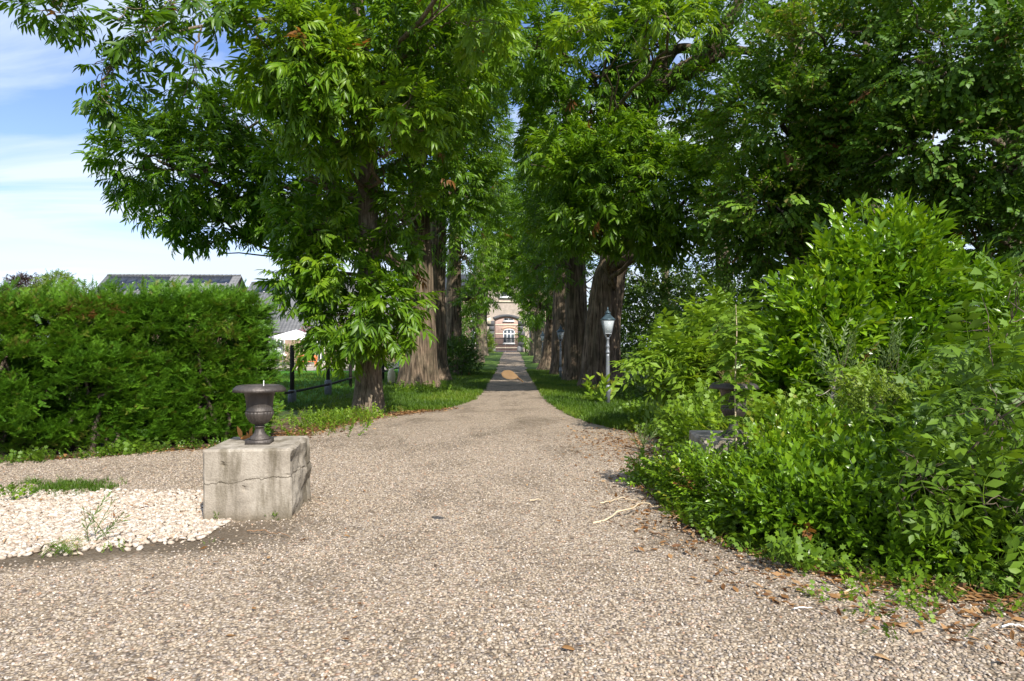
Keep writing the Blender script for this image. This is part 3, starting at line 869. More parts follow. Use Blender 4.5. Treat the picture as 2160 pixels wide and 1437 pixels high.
# ================================================================== SETTING
def grid_sheet(name, xs, ys, zf, mat, kind='structure'):
    X, Y = np.meshgrid(xs, ys)
    V = np.stack([X, Y, zf(X, Y)], -1).reshape(-1, 3)
    nx, ny = len(xs), len(ys)
    i = np.arange(ny - 1)[:, None] * nx; j = np.arange(nx - 1)[None]
    F = np.stack([i + j, i + j + 1, i + nx + j + 1, i + nx + j], -1).reshape(-1, 4)
    o = mesh(name, V, [F], mat, smooth=True)
    return tag(o, kind=kind)

def loft(name, ys, xl, xr, dz, mat, cols=8, jag=0.0, seed=0.0):
    """sheet between a left and a right edge, dz above the ground"""
    ys = np.asarray(ys, float)
    l = xl(ys) + jag * (vnoise(np.stack([ys * 2.2, ys * 0, ys * 0 + 1], -1), seed) - 0.5) * 2 + jag * 0.5 * (vnoise(np.stack([ys * 7, ys * 0, ys * 0], -1), seed) - 0.5)
    r = xr(ys) + jag * (vnoise(np.stack([ys * 2.2, ys * 0, ys * 0 + 7], -1), seed) - 0.5) * 2 + jag * 0.5 * (vnoise(np.stack([ys * 7, ys * 0, ys * 0 + 4], -1), seed) - 0.5)
    t = np.linspace(0, 1, cols)
    X = l[:, None] + (r - l)[:, None] * t[None]
    Y = np.broadcast_to(ys[:, None], X.shape)
    V = np.stack([X, Y, gz(Y) + dz], -1).reshape(-1, 3)
    nx, ny = cols, len(ys)
    i = np.arange(ny - 1)[:, None] * nx; j = np.arange(nx - 1)[None]
    F = np.stack([i + j, i + j + 1, i + nx + j + 1, i + nx + j], -1).reshape(-1, 4)
    return tag(mesh(name, V, [F], mat, smooth=True), kind='structure')

gy = np.concatenate([[-600, -100, -20], np.arange(-4, 100, 2.0), [110, 140, 200, 400, 900, 1500]])
grid_sheet('ground', np.array([-1500, -400, -100, -40, -20, -10, -5, 0, 5, 10, 20, 40, 100, 400, 1500.]), gy, lambda X, Y: gz(Y), M['ground'])
edgeL = lambda y: np.interp(y, [-5, 8.2, 8.8, 9.6, 11.2, 13.4, 15.2, 16.6, 18.0, 20, 24, 95], [-22, -22, -9.5, -6.3, -3.9, -3.5, -2.95, -2.0, -1.5, -1.15, -1.05, -1.1])
edgeR = lambda y: np.interp(y, [-5, 3.0, 3.9, 4.4, 4.8, 5.3, 6.0, 7.2, 8.2, 9.2, 11.0, 12.5, 14, 15.5, 18, 21, 95], [9, 9, 3.4, 2.6, 2.05, 1.68, 1.48, 1.5, 1.5, 2.2, 2.7, 2.3, 1.7, 1.38, 1.15, 1.02, 1.0])
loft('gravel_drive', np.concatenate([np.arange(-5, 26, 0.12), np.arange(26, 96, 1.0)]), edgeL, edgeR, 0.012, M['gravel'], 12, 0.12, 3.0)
loft('soil_bed', np.arange(-2, 26, 0.25), lambda y: edgeR(y) - 0.9, lambda y: 0 * y + 30.0, 0.006, M['soil'], 10, 0.1, 5.0)
loft('soil_strip', np.arange(7.0, 17.6, 0.15), lambda y: edgeL(y) - 2.0, lambda y: edgeL(y) + 0.32, 0.007, M['soil'], 6, 0.15, 8.0)
loft('lawn', np.arange(12.5, 60, 0.5), lambda y: 0 * y - 60, lambda y: 0 * y - 5.6, 0.004, M['lawn'], 10)
loft('verge', np.concatenate([np.arange(16.6, 30, 0.2), np.arange(30, 90, 1.0)]), lambda y: 0 * y - 4.6, lambda y: edgeL(y) - 0.02, 0.008, M['verge'], 6, 0.08, 2.0)
loft('verge', np.concatenate([np.arange(13.2, 30, 0.2), np.arange(30, 90, 1.0)]), lambda y: edgeR(y) + 0.02, lambda y: np.interp(y, [13, 15, 20, 90], [2.6, 3.1, 4.0, 4.6]), 0.010, M['verge'], 6, 0.08, 2.0)
loft('courtyard', np.arange(95.5, 123, 1.0), lambda y: 0 * y - 12, lambda y: 0 * y + 10, 0.012, M['courtyard'], 4)
loft('terrace', np.arange(44, 58, 1.0), lambda y: 0 * y - 30, lambda y: 0 * y - 8, 0.010, M['terrace'], 4)

# stones
ICO = None
def ico():
    f = (1 + 5 ** 0.5) / 2
    v = unit(np.array([(-1, f, 0), (1, f, 0), (-1, -f, 0), (1, -f, 0), (0, -1, f), (0, 1, f), (0, -1, -f), (0, 1, -f), (f, 0, -1), (f, 0, 1), (-f, 0, -1), (-f, 0, 1)], float))
    t = np.array([(0, 11, 5), (0, 5, 1), (0, 1, 7), (0, 7, 10), (0, 10, 11), (1, 5, 9), (5, 11, 4), (11, 10, 2), (10, 7, 6), (7, 1, 8), (3, 9, 4), (3, 4, 2), (3, 2, 6), (3, 6, 8), (3, 8, 9), (4, 9, 5), (2, 4, 11), (6, 2, 10), (8, 6, 7), (9, 8, 1)])
    return v, t
def stones(name, xy, size, z, mat, flat=0.55, seed=3):
    g = np.random.default_rng(seed)
    v, t = ico(); n = len(xy)
    a = g.uniform(0, 2 * PI, n); ca, sa = np.cos(a), np.sin(a)
    s = np.broadcast_to(size, (n,))[:, None] * g.uniform(0.6, 1.25, (n, 3)) * np.array([1.15, 0.9, flat])
    W = v[None] * (1 + g.uniform(-0.16, 0.16, (n, 12)))[..., None] * s[:, None, :]
    X = W[..., 0] * ca[:, None] - W[..., 1] * sa[:, None]; Y = W[..., 0] * sa[:, None] + W[..., 1] * ca[:, None]
    tl = g.normal(0, 0.25, (n, 2))
    Z = W[..., 2] + X * tl[:, :1] + Y * tl[:, 1:]
    V = np.stack([X + xy[:, :1], Y + xy[:, 1:], Z + z + s[:, 2:] * 0.25], -1).reshape(-1, 3)
    T = (t[None] + (np.arange(n) * 12)[:, None, None]).reshape(-1, 3)
    return tag(mesh(name, V, [T], mat, tint=np.repeat(g.uniform(0, 1, n), 12), smooth=True), kind='stuff')
g1 = np.random.default_rng(21)
NC = 215000
cand = np.stack([g1.uniform(-9, 7, NC), 2.7 + 10.5 * g1.uniform(0, 1, NC) ** 1.5], 1)
k = (np.abs(cand[:, 0]) < cand[:, 1] * 0.80) & (cand[:, 0] > edgeL(cand[:, 1]) + .05) & (cand[:, 0] < edgeR(cand[:, 1]) + 0.25 * g1.normal(0, 1, len(cand)))
inpeb = (cand[:, 0] < -2.75) & (cand[:, 1] > 5.05) & (cand[:, 1] < 7.4)
drift = vnoise(np.stack([cand[:, 0] * 1.0, cand[:, 1] * 0.7, cand[:, 0] * 0], -1), 4.0)
k &= ~inpeb & (g1.uniform(0, 1, len(cand)) > (drift - 0.45) * 1.2) & (g1.uniform(0, 1, len(cand)) < (13.2 - cand[:, 1]) / 4.5)
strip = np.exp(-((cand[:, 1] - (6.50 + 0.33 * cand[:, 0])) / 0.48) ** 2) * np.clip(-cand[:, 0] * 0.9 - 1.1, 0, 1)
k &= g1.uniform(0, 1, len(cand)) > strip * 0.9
c2 = cand[k]
stones('loose_gravel', c2, 0.0095 * (1 + 0.25 * np.clip((5 - c2[:, 1]) / 2, 0, 1)), 0.012, M['stones'], 0.6)
pb_n = 16000
pc = np.stack([g1.uniform(-7.2, -2.55, pb_n), g1.uniform(4.9, 7.5, pb_n)], 1)
lowy = 4.95 + 0.36 * (pc[:, 0] + 5.5) * (pc[:, 0] > -4.2) * 0.6 + 0.10 * g1.normal(0, 1, pb_n) + 0.35 * (vnoise(np.stack([pc[:, 0] * 1.5, pc[:, 0] * 0, pc[:, 0] * 0], -1), 1.0) - 0.5)
k = (pc[:, 1] > lowy) & (pc[:, 1] < 7.3 + 0.16 * g1.normal(0, 1, pb_n)) & (pc[:, 0] > -pc[:, 1] * 0.86)
stones('cream_pebbles', pc[k], 0.026, 0.02, M['pebble'], 0.6, 8)
# ================================================================== STONE BLOCKS AND URNS
def stone_block(name, loc, size, rz, label, seed):
    root = thing(name, loc, label, 'stone block', 'stone blocks either side of the drive', rz)
    import bmesh
    bm = bmesh.new()
    bmesh.ops.create_cube(bm, size=1.0)
    bmesh.ops.scale(bm, vec=size, verts=bm.verts)
    bmesh.ops.translate(bm, vec=(0, 0, size[2] / 2 - 0.03), verts=bm.verts)
    bmesh.ops.subdivide_edges(bm, edges=bm.edges, cuts=33, use_grid_fill=True)
    co = np.array([v.co[:] for v in bm.verts])
    hx, hy, hz = size[0] / 2, size[1] / 2, size[2]
    n = np.zeros_like(co)
    q = co / np.array([hx, hy, hz / 2]) - np.array([0, 0, (hz / 2 - 0.03) / (hz / 2)])
    # round the worn edges
    e = np.sort(np.abs(q), 1)[:, ::-1]
    wear = np.clip((e[:, 1] - 0.93) / 0.07, 0, 1) ** 2
    cen = np.array([0, 0, hz / 2])
    off = -unit(co - cen) * (wear * (0.006 + 0.022 * vnoise(co * 9, seed)))[:, None]
    rough = (vnoise(co * 14, seed) - 0.5) * 0.004 + (vnoise(co * 4, seed + 1) - 0.5) * 0.008
    side = (q[:, 0] > 0.9)                      # the broken right-hand side
    rough = rough + side * ((vnoise(co * 6, seed + 5) - 0.5) * 0.085 + (vnoise(co * 17, seed + 5) - 0.5) * 0.03) * np.clip((1.0 - np.abs(q[:, 1])) * 6, 0.15, 1)
    # crack running across the front, continuing round the side
    zc = hz * 0.55 + 0.025 * (co[:, 0] / hx) + 0.02 * (vnoise(np.stack([co[:, 0] * 9 + co[:, 1] * 9, co[:, 0] * 0, co[:, 0] * 0], -1), seed) - 0.5) * 2
    crack = np.exp(-((co[:, 2] - zc) / 0.011) ** 2) * ((q[:, 1] < -0.9) | (q[:, 0] > 0.9))
    rough = rough - crack * 0.004 * (q[:, 1] < -0.9) - crack * 0.010 * (q[:, 0] > 0.9)
    for (px_, pz_, rr) in ((-0.52, 0.76, 0.016), (-0.05, 0.44, 0.018)):
        rough = rough - 0.03 * np.exp(-(((co[:, 0] / hx - px_) * hx) ** 2 + (co[:, 2] - pz_ * hz) ** 2) / rr ** 2) * (q[:, 1] < -0.9)
    nrm = np.zeros_like(co); ax = np.abs(q).argmax(1); nrm[np.arange(len(co)), ax] = np.sign(q[np.arange(len(co)), ax])
    co2 = co + off + nrm * rough[:, None]
    for v, c in zip(bm.verts, co2): v.co = c
    me = bpy.data.meshes.new('block'); bm.to_mesh(me); bm.free()
    me.materials.append(M['block'])
    o = bpy.data.objects.new('block', me); COL.objects.link(o); o.parent = root
    return root
stone_block('stone_block', (-2.46, 6.66, 0), (0.78, 0.92, 0.69), R(6), 'pale cracked concrete block carrying the urn in front of the yew hedge', 2.0)
stone_block('stone_block', (2.32, 7.15, 0), (0.78, 0.92, 0.69), R(-6), 'grey concrete block nearly hidden by shrubs under the right urn', 6.0)

def urn(loc, label, rz, rod=True):
    root = thing('garden_urn', loc, label, 'urn', 'cast iron urns on the two blocks', rz)
    MB().box((0, 0, 0.022), (0.225, 0.225, 0.044), 0, 0.985).build('plinth', M['iron'], root)
    MB().lathe([(0.098, 0.044), (0.098, 0.058), (0.088, 0.062), (0.084, 0.074), (0.066, 0.086), (0.050, 0.11), (0.042, 0.14), (0.040, 0.158), (0.050, 0.162), (0.052, 0.170), (0.044, 0.174), (0.038, 0.18), (0.04, 0.186)], 40).build('stem', M['iron'], root, smooth=True)
    fl = lambda i, th: 1 + 0.045 * np.abs(np.cos(th * 11)) - 0.03
    MB().lathe([(0.04, 0.184), (0.066, 0.195), (0.092, 0.218), (0.112, 0.247), (0.126, 0.278), (0.132, 0.298), (0.128, 0.311), (0.118, 0.316)], 132, flute=fl).build('fluted_bowl', M['iron'], root, smooth=True)
    MB().lathe([(0.118, 0.313), (0.127, 0.317), (0.127, 0.326), (0.121, 0.330), (0.1225, 0.37), (0.127, 0.42), (0.133, 0.46), (0.140, 0.487), (0.148, 0.497), (0.157, 0.512), (0.160, 0.520), (0.144, 0.520), (0.12, 0.44), (0.105, 0.40), (0.02, 0.395)], 64).build('bowl', M['iron'], root, smooth=True)
    fl2 = lambda i, th: 1 + (0.012 * np.abs(np.cos(th * 24)) if i in (1, 2, 3) else 0 * th)
    MB().lathe([(0.156, 0.520), (0.230, 0.507), (0.248, 0.506), (0.236, 0.536), (0.212, 0.560), (0.190, 0.567), (0.155, 0.553), (0.143, 0.524)], 144, flute=fl2).build('rim', M['iron'], root, smooth=True)
    MB().lathe([(0.001, 0.47), (0.13, 0.465), (0.12, 0.43), (0.01, 0.43)], 32).build('soil', M['soil'], root)
    if rod:
        MB().tube([(0.03, 0.03, 0.46), (0.032, 0.03, 0.61)], 0.0045, 8).build('rod', M['white'], root)
    return root
urn((-2.44, 6.60, 0.655), 'dark cast iron urn standing on the pale block before the hedge', R(8))
urn((2.29, 7.05, 0.655), 'dark cast iron urn half hidden behind a sapling among the shrubs', R(-8), False)
# dead foliage lying in the right urn
g = np.random.default_rng(77)
V, T, C = scatter('tall_grass', np.tile(np.array([2.33, 7.05, 1.17]), (16, 1)) + g.normal(0, .06, (16, 3)) * np.array([1, 1, .1]), np.stack([g.uniform(0.2, 1, 16), g.uniform(-.6, .6, 16), g.uniform(-.1, .3, 16)], 1), 0.9, 0.97, g=g)
o = thing('dead_grass', (2.33, 7.05, 1.15), 'dead straw spilling from the rim of the right urn', 'dead grass')
mesh('straw', V, [T], M['grass'], o, tint=C, world=True)

# ================================================================== STREET LAMPS
def lantern_lamp(loc, label, rz=0.0):
    root = thing('street_lamp', loc, label, 'street lamp', 'old fashioned lantern posts along the avenue', rz)
    MB().lathe([(0.066, -0.1), (0.066, 0.30), (0.070, 0.305), (0.070, 0.34), (0.085, 0.36), (0.088, 0.40), (0.074, 0.44), (0.066, 0.47), (0.076, 0.49), (0.07, 0.52), (0.058, 0.55)], 28).build('base', M['lamp_paint'], root, smooth=True)
    fl = lambda i, th: 1 - 0.07 * np.abs(np.sin(th * 5))
    MB().lathe([(0.055, 0.54), (0.054, 0.8), (0.050, 1.1), (0.046, 1.32), (0.044, 1.4)], 60, flute=fl).build('shaft', M['lamp_paint'], root, smooth=True)
    MB().lathe([(0.044, 1.39), (0.056, 1.41), (0.056, 1.45), (0.044, 1.47), (0.040, 1.55), (0.05, 1.57), (0.05, 1.61), (0.038, 1.63), (0.034, 1.76), (0.048, 1.79), (0.05, 1.81), (0.03, 1.83)], 28).build('collar', M['lamp_paint'], root, smooth=True)
    lan = MB()                                   # lantern frame: four corner bars, lower cradle, top ring
    lo, hi, z0, z1 = 0.082, 0.148, 1.93, 2.29
    for sx in (-1, 1):
        for sy in (-1, 1):
            lan.tube([(sx * 0.02, sy * 0.02, 1.80), (sx * 0.05, sy * 0.05, 1.85), (sx * lo, sy * lo, z0), (sx * hi, sy * hi, z1)], 0.010, 6)
    for (s, z) in ((lo, z0), (hi, z1)):
        for a, b in (((-s, -s), (s, -s)), ((s, -s), (s, s)), ((s, s), (-s, s)), ((-s, s), (-s, -s))):
            lan.tube([(*a, z), ((a[0] + b[0]) / 2, (a[1] + b[1]) / 2, z), (*b, z)], 0.011, 6)
    fr = lan.build('lantern_frame', M['lamp_paint'], root)
    for k in range(4):
        c, s = math.cos(k * PI / 2), math.sin(k * PI / 2)
        rt = lambda x, y, z: (x * c - y * s, x * s + y * c, z)
        pv = [rt(-lo + .008, -lo, z0 + .012), rt(lo - .008, -lo, z0 + .012), rt(hi - .010, -hi, z1 - .012), rt(-hi + .010, -hi, z1 - .012)]
        qv = [rt(-lo + .008, -lo + .004, z0 + .012), rt(lo - .008, -lo + .004, z0 + .012), rt(hi - .010, -hi + .004, z1 - .012), rt(-hi + .010, -hi + .004, z1 - .012)]
        mesh('glass_pane', pv + qv, [(0, 1, 2, 3), (7, 6, 5, 4), (0, 4, 5, 1), (1, 5, 6, 2), (2, 6, 7, 3), (3, 7, 4, 0)], M['glass'], fr)
    MB().lathe([(0.012, 1.93), (0.022, 1.95), (0.022, 2.02), (0.03, 2.04), (0.03, 2.12), (0.01, 2.14)], 16).build('burner', M['pale'], root, smooth=True)
    q = 2 ** 0.5
    MB().lathe([(0.155 * q, 2.295), (0.172 * q, 2.300), (0.172 * q, 2.315), (0.13 * q, 2.36), (0.085 * q, 2.41), (0.062 * q, 2.45), (0.056 * q, 2.475)], 4, rot=PI / 4).build('roof', M['lamp_copper'], root)
    MB().lathe([(0.06, 2.47), (0.085, 2.485), (0.085, 2.50), (0.055, 2.515), (0.045, 2.53), (0.04, 2.545), (0.018, 2.56), (0.016, 2.575), (0.024, 2.59), (0.012, 2.615), (0.003, 2.66)], 20).build('finial', M['lamp_copper'], root, smooth=True)
    return root
def at_ground(px, d):
    x = (px - 1080) / 1440 * d
    return (x, d, float(gz(d)))
lantern_lamp(at_ground(1282, 18.4), 'grey lantern lamp post on the grass, nearest and tallest in the picture', R(4))
lantern_lamp(at_ground(1182.5, 33.5), 'dark lantern lamp post close against the shaded chestnut trunks', R(10))
lantern_lamp(at_ground(1144.5, 50), 'smallest lantern lamp post far down the avenue near the gate', R(0))

# ================================================================== GATEHOUSE, GATE, COURTYARD HOUSE
GY = 96.0; GZ = float(gz(GY))
def window_parts(parent, cx, z0, w, h, y, arched=False, mull=1, trans=(0.72,), frame=M['white'], depth=0.08, surround=None):
    """casement window set in a wall whose face is at y; returns the frame"""
    fb = 0.11
    f = MB()
    f.box((cx, y - 0.01, z0 + fb / 2), (w, depth, fb)); 
    f.box((cx - w / 2 + fb / 2, y - 0.01, z0 + h / 2 + fb / 2), (fb, depth, h - fb)); f.box((cx + w / 2 - fb / 2, y - 0.01, z0 + h / 2 + fb / 2), (fb, depth, h - fb))
    if arched:
        k = 9; xs = np.linspace(-w / 2, w / 2, k)
        top = [z0 + h + 0.28 * (1 - (2 * x / w) ** 2) for x in xs]
        V = []; F = []
        for i, (x, t) in enumerate(zip(xs, top)):
            V += [(cx + x, y - .05, t - 0.13), (cx + x, y - .05, t), (cx + x, y + .03, t), (cx + x, y + .03, t - .13)]
            if i:
                b = 4 * i; a = b - 4
                F += [(a, b, b + 1, a + 1), (a + 1, b + 1, b + 2, a + 2), (a + 3, a + 2, b + 2, b + 3), (a, a + 3, b + 3, b)]
        F += [(0, 1, 2, 3), (b, b + 3, b + 2, b + 1)]
        f.add(V, F)
    else:
        f.box((cx, y - 0.01, z0 + h - fb / 2 + 0.05), (w, depth, fb))
    for m_ in range(mull):
        x = cx - w / 2 + w * (m_ + 1) / (mull + 1); f.box((x, y - 0.012, z0 + h / 2 + 0.05), (0.12, depth * 0.8, h - 0.14))
    for t_ in trans: f.box((cx, y - 0.008, z0 + h * t_), (w - 2 * fb, depth * 0.7, 0.11))
    fo = f.build('window', frame, parent)
    hh = h + (0.1 if arched else 0)
    MB().box((cx, y + 0.035, z0 + hh / 2 + 0.02), (w - 0.06, 0.03, hh - 0.06)).build('pane', M['pane'], fo)
    MB().box((cx, y - 0.09, z0 - 0.09), (w + 0.3, 0.26, 0.16)).build('sill', M['white'], fo)
    return fo

gh = thing('gatehouse', (-0.8, GY, GZ), 'grey brown brick gatehouse with arched passage at the end of the avenue', 'gatehouse')
# wall with the arched passage cut out (local x along the front)
aw, asp, arise = 1.66, 4.55, 0.42        # half width, springing height, rise
arcx = np.linspace(-aw, aw, 17); arcz = asp + arise * (1 - (arcx / aw) ** 2)
W2, H2, TH = 4.3, 12.5, 5.0
def wall_front(y):
    V = []; F = []
    V += [(-W2, y, 0), (-aw, y, 0), (-aw, y, H2), (-W2, y, H2), (aw, y, 0), (W2, y, 0), (W2, y, H2), (aw, y, H2)]
    F += [(0, 1, 2, 3), (4, 5, 6, 7)]
    b = len(V)
    for x, z in zip(arcx, arcz): V += [(x, y, z), (x, y, H2)]
    for i in range(16): F.append((b + 2 * i, b + 2 * i + 2, b + 2 * i + 3, b + 2 * i + 1))
    return V, F
wm = MB()
wm.add(*wall_front(0.0)); V, F = wall_front(TH); wm.add(V, [f[::-1] for f in F])
V = [(-W2, 0, 0), (-W2, TH, 0), (-W2, TH, H2), (-W2, 0, H2), (W2, 0, 0), (W2, TH, 0), (W2, TH, H2), (W2, 0, H2)]
wm.add(V, [(1, 0, 3, 2), (4, 5, 6, 7), (3, 7, 6, 2)])
wm.build('wall', M['brick_grey'], gh)
pm = MB(); V = []; F = []
prof = [(-aw, 0)] + list(zip(arcx, arcz)) + [(aw, 0)]
for i, (x, z) in enumerate(prof):
    V += [(x, 0.002, z), (x, TH - 0.002, z)]
    if i: F.append((2 * i - 2, 2 * i - 1, 2 * i + 1, 2 * i))
pm.add(V, F).build('passage', M['brick_red'], gh)
am = MB(); V = []; F = []
for i, (x, z) in enumerate(zip(arcx * 1.14, arcz)):
    V += [(arcx[i], -0.07, z), (x, -0.07, z + 0.36), (x, 0.02, z + 0.36), (arcx[i], 0.02, z)]
    if i:
        b = 4 * i; a = b - 4
        F += [(a, b, b + 1, a + 1), (a + 1, b + 1, b + 2, a + 2), (a, a + 3, b + 3, b)]
am.add(V, F + [(0, 1, 2, 3), (b, b + 3, b + 2, b + 1)]).build('arch', M['dark_stone'], gh)
for s in (-1, 1):
    q = MB()
    for k in range(6):
        w_ = 0.95 if k % 2 else 0.7
        q.box((s * (aw + 0.02 + w_ / 2), -0.02, 0.37 + k * 0.74), (w_, 0.14, 0.69))
    q.build('quoin', M['dark_stone'], gh)
    MB().lathe([(0.30, 0), (0.28, 0.4), (0.2, 0.75), (0.08, 0.9)], 14, (s * (aw + 0.12), -0.42, 0)).build('guard_stone', M['grey_stone'], gh)
    MB().tube([(s * 3.35 - 0.0, -0.1, 0.2), (s * 3.35, -0.1, 11)], 0.075, 8).build('downpipe', M['pipe'], gh)
MB().box((0, -0.05, 7.1), (2 * W2 + 0.1, 0.14, 0.2)).build('string_course', M['cream'], gh)
for s in (-1, 1):
    MB().box((s * 2.6, -0.05, 5.7), (0.55, 0.12, 0.7)).build('ashlar', M['cream'], gh)
    MB().box((s * 2.6, -0.05, 4.4), (0.9, 0.12, 0.9)).build('ashlar', M['cream'], gh)
for cx_ in (0.0,):
    s_ = MB().box((cx_ - 1.05, -0.04, 8.9), (0.35, 0.11, 2.5)).box((cx_ + 1.05, -0.04, 8.9), (0.35, 0.11, 2.5)).box((cx_, -0.04, 10.3), (2.45, 0.12, 0.35))
    s_.build('window_surround', M['cream'], gh)
    window_parts(gh, cx_, 7.75, 1.7, 2.3, -0.03, False, 1, (0.68,))
MB().box((0, TH / 2, H2 + 0.12), (2 * W2 + 0.7, TH + 0.7, 0.24)).build('cornice', M['cream'], gh)
rf = MB(); z0 = H2 + 0.24
rf.add([(-W2 - .3, -.3, z0), (W2 + .3, -.3, z0), (W2 + .3, TH + .3, z0), (-W2 - .3, TH + .3, z0), (-W2 + 2.2, TH / 2, z0 + 4), (W2 - 2.2, TH / 2, z0 + 4)], [(0, 1, 5, 4), (1, 2, 5), (2, 3, 4, 5), (3, 0, 4), (3, 2, 1, 0)])
rf.build('roof', M['slate'], gh)

ch = thing('courtyard_house', (-0.8, 122.0, GZ), 'red brick house front with cream bands seen through the gatehouse arch', 'house')
MB().box((0, 3.0, 5.0), (26, 6, 10)).build('wall', M['brick_red'], ch)
for z_ in (0.55, 3.05, 5.55 - 0.9, 6.45):
    MB().box((0, -0.01, z_), (26.02, 0.06, 0.2)).build('band', M['cream'], ch)
for cx_ in (0.25, 5.5, -5.5):
    window_parts(ch, cx_, 1.35, 2.0, 2.3, -0.03, True, 2, (0.72,))
    window_parts(ch, cx_ - 0.05, 5.35, 1.75, 1.9, -0.03, False, 1, (0.7,))
    V = []; F = []
    for i, x in enumerate(np.linspace(-1.35, 1.35, 11)):
        z_ = 3.78 + 0.32 * (1 - (x / 1.35) ** 2)
        V += [(cx_ + x, -.06, z_), (cx_ + x, -.06, z_ + .28), (cx_ + x, .02, z_ + .28), (cx_ + x, .02, z_)]
        if i:
            b = 4 * i; a = b - 4; F += [(a, b, b + 1, a + 1), (a + 1, b + 1, b + 2, a + 2), (a, a + 3, b + 3, b)]
    MB().add(V, F + [(0, 1, 2, 3), (b, b + 3, b + 2, b + 1)]).build('window_arch', M['arch_brick'], ch)
rf = MB(); rf.add([(-13.4, -.4, 10), (13.4, -.4, 10), (13.4, 6.4, 10), (-13.4, 6.4, 10), (-13.4, 3, 14), (13.4, 3, 14)], [(0, 1, 5, 4), (1, 2, 5), (2, 3, 4, 5), (3, 0, 4), (3, 2, 1, 0)])
rf.build('roof', M['slate'], ch)

gt = thing('iron_gate', (-0.85, 89.0, float(gz(89.0))), 'black barred double gate closing the avenue before the gatehouse arch', 'gate')
for s in (-1, 1):
    gm = MB()
    for k in range(17):
        gm.tube([(s * (0.09 + k * 0.145), 0, 0.08), (s * (0.09 + k * 0.145), 0, 1.98)], 0.034, 5)
    for z_ in (0.12, 1.05, 1.86):
        gm.box((s * 1.25, 0, z_), (2.42, 0.05, 0.085))
    gm.build('gate_leaf', M['iron_dark'], gt)
    MB().box((s * 2.62, 0, 1.06), (0.2, 0.2, 2.12)).box((s * 2.62, 0, 2.15), (0.28, 0.28, 0.08)).build('gate_post', M['iron_dark'], gt)
    gm = MB()
    for k in range(8): gm.tube([(s * (2.85 + k * 0.145), 0, 0.02), (s * (2.85 + k * 0.145), 0, 1.9)], 0.02, 5)
    gm.box((s * 3.35, 0, 1.82), (1.2, 0.045, 0.06)); gm.build('side_panel', M['iron_dark'], gt)

# ================================================================== HOUSES, TERRACE, GARDEN ON THE LEFT
def gable_house(name, label, c, w, dep, eave, ridge, rz, wallm, panels, windows):
    root = thing(name, c, label, 'house', None, rz)
    w2 = w / 2
    m = MB(); m.add([(-w2, 0, 0), (w2, 0, 0), (w2, dep, 0), (-w2, dep, 0), (-w2, 0, eave), (w2, 0, eave), (w2, dep, eave), (-w2, dep, eave), (-w2, dep / 2, ridge), (w2, dep / 2, ridge)],
        [(0, 1, 5, 4), (1, 2, 6, 9, 5), (2, 3, 7, 6), (3, 0, 4, 8, 7)])
    m.build('wall', wallm, root)
    n = np.array([0, -(ridge - eave), dep / 2]); n = n / np.linalg.norm(n)
    t = 0.14; o = 0.45; sl = (ridge - eave) / (dep / 2)
    rm = MB()
    def slope(s):
        y0, z0 = (-o, eave - o * sl) if s < 0 else (dep + o, eave - o * sl)
        a = [(-w2 - .35, y0, z0 + .02), (w2 + .35, y0, z0 + .02), (w2 + .35, dep / 2, ridge + .02), (-w2 - .35, dep / 2, ridge + .02)]
        b = [(x, y, z + t) for x, y, z in a]
        f = [(0, 3, 2, 1), (4, 5, 6, 7), (0, 1, 5, 4), (1, 2, 6, 5), (3, 0, 4, 7)]
        rm.add(a + b, f if s < 0 else [q[::-1] for q in f])
    slope(-1); slope(1)
    k = max(4, int(w / 0.4))
    roof = rm.build('roof', M['tile'], root)
    rr = MB()
    for i in range(k): rr.tube([(-w2 - .3 + i * (w + .6) / k, dep / 2, ridge + t + 0.03), (-w2 - .3 + (i + 0.97) * (w + .6) / k, dep / 2, ridge + t + 0.06)], 0.09, 6)
    rr.build('ridge_tiles', M['tile'], roof)
    for (x0, x1, f0, f1, nc, nr) in panels:
        for i in range(nc):
            for j in range(nr):
                xa = x0 + (x1 - x0) * i / nc + .02; xb = x0 + (x1 - x0) * (i + 1) / nc - .02
                fa = f0 + (f1 - f0) * j / nr + .004; fb = f0 + (f1 - f0) * (j + 1) / nr - .004
                pt = lambda x, f, h: (x, -o + (dep / 2 + o) * f, eave - o * sl + (ridge - eave + o * sl) * f + t + h)
                a = [pt(xa, fa, .05), pt(xb, fa, .05), pt(xb, fb, .05), pt(xa, fb, .05)]; b = [pt(xa, fa, .10), pt(xb, fa, .10), pt(xb, fb, .10), pt(xa, fb, .10)]
                mesh('solar_panel', a + b, [(4, 5, 6, 7), (0, 1, 5, 4), (1, 2, 6, 5), (2, 3, 7, 6), (3, 0, 4, 7)], M['solar'], roof)
    for (cx_, z_, ww, hh) in windows: window_parts(root, cx_, z_, ww, hh, -0.03, False, 1, ())
    return root
gable_house('house', 'grey tiled house with a long row of solar panels rising over the hedge', (-32.2, 60.0, 0), 12.0, 11.0, 4.2, 8.2, R(2), M['brick_house'], [(-5.9, -0.2, 0.62, 0.96, 6, 2), (1.6, 5.6, 0.80, 0.97, 4, 1)], [(-3, 1, 1.4, 1.4), (3, 1, 1.4, 1.4)])
gable_house('house', 'lower brick house with grey tile roof behind the white canopy', (-17.0, 58.0, 0), 14.0, 10.0, 3.0, 7.3, R(-2), M['brick_house'], [(-6.6, -2.9, 0.78, 0.97, 3, 1)], [(-3.0, 0.9, 1.4, 1.5), (0.5, 0.2, 1.2, 2.1), (4.2, 0.9, 1.6, 1.4)])
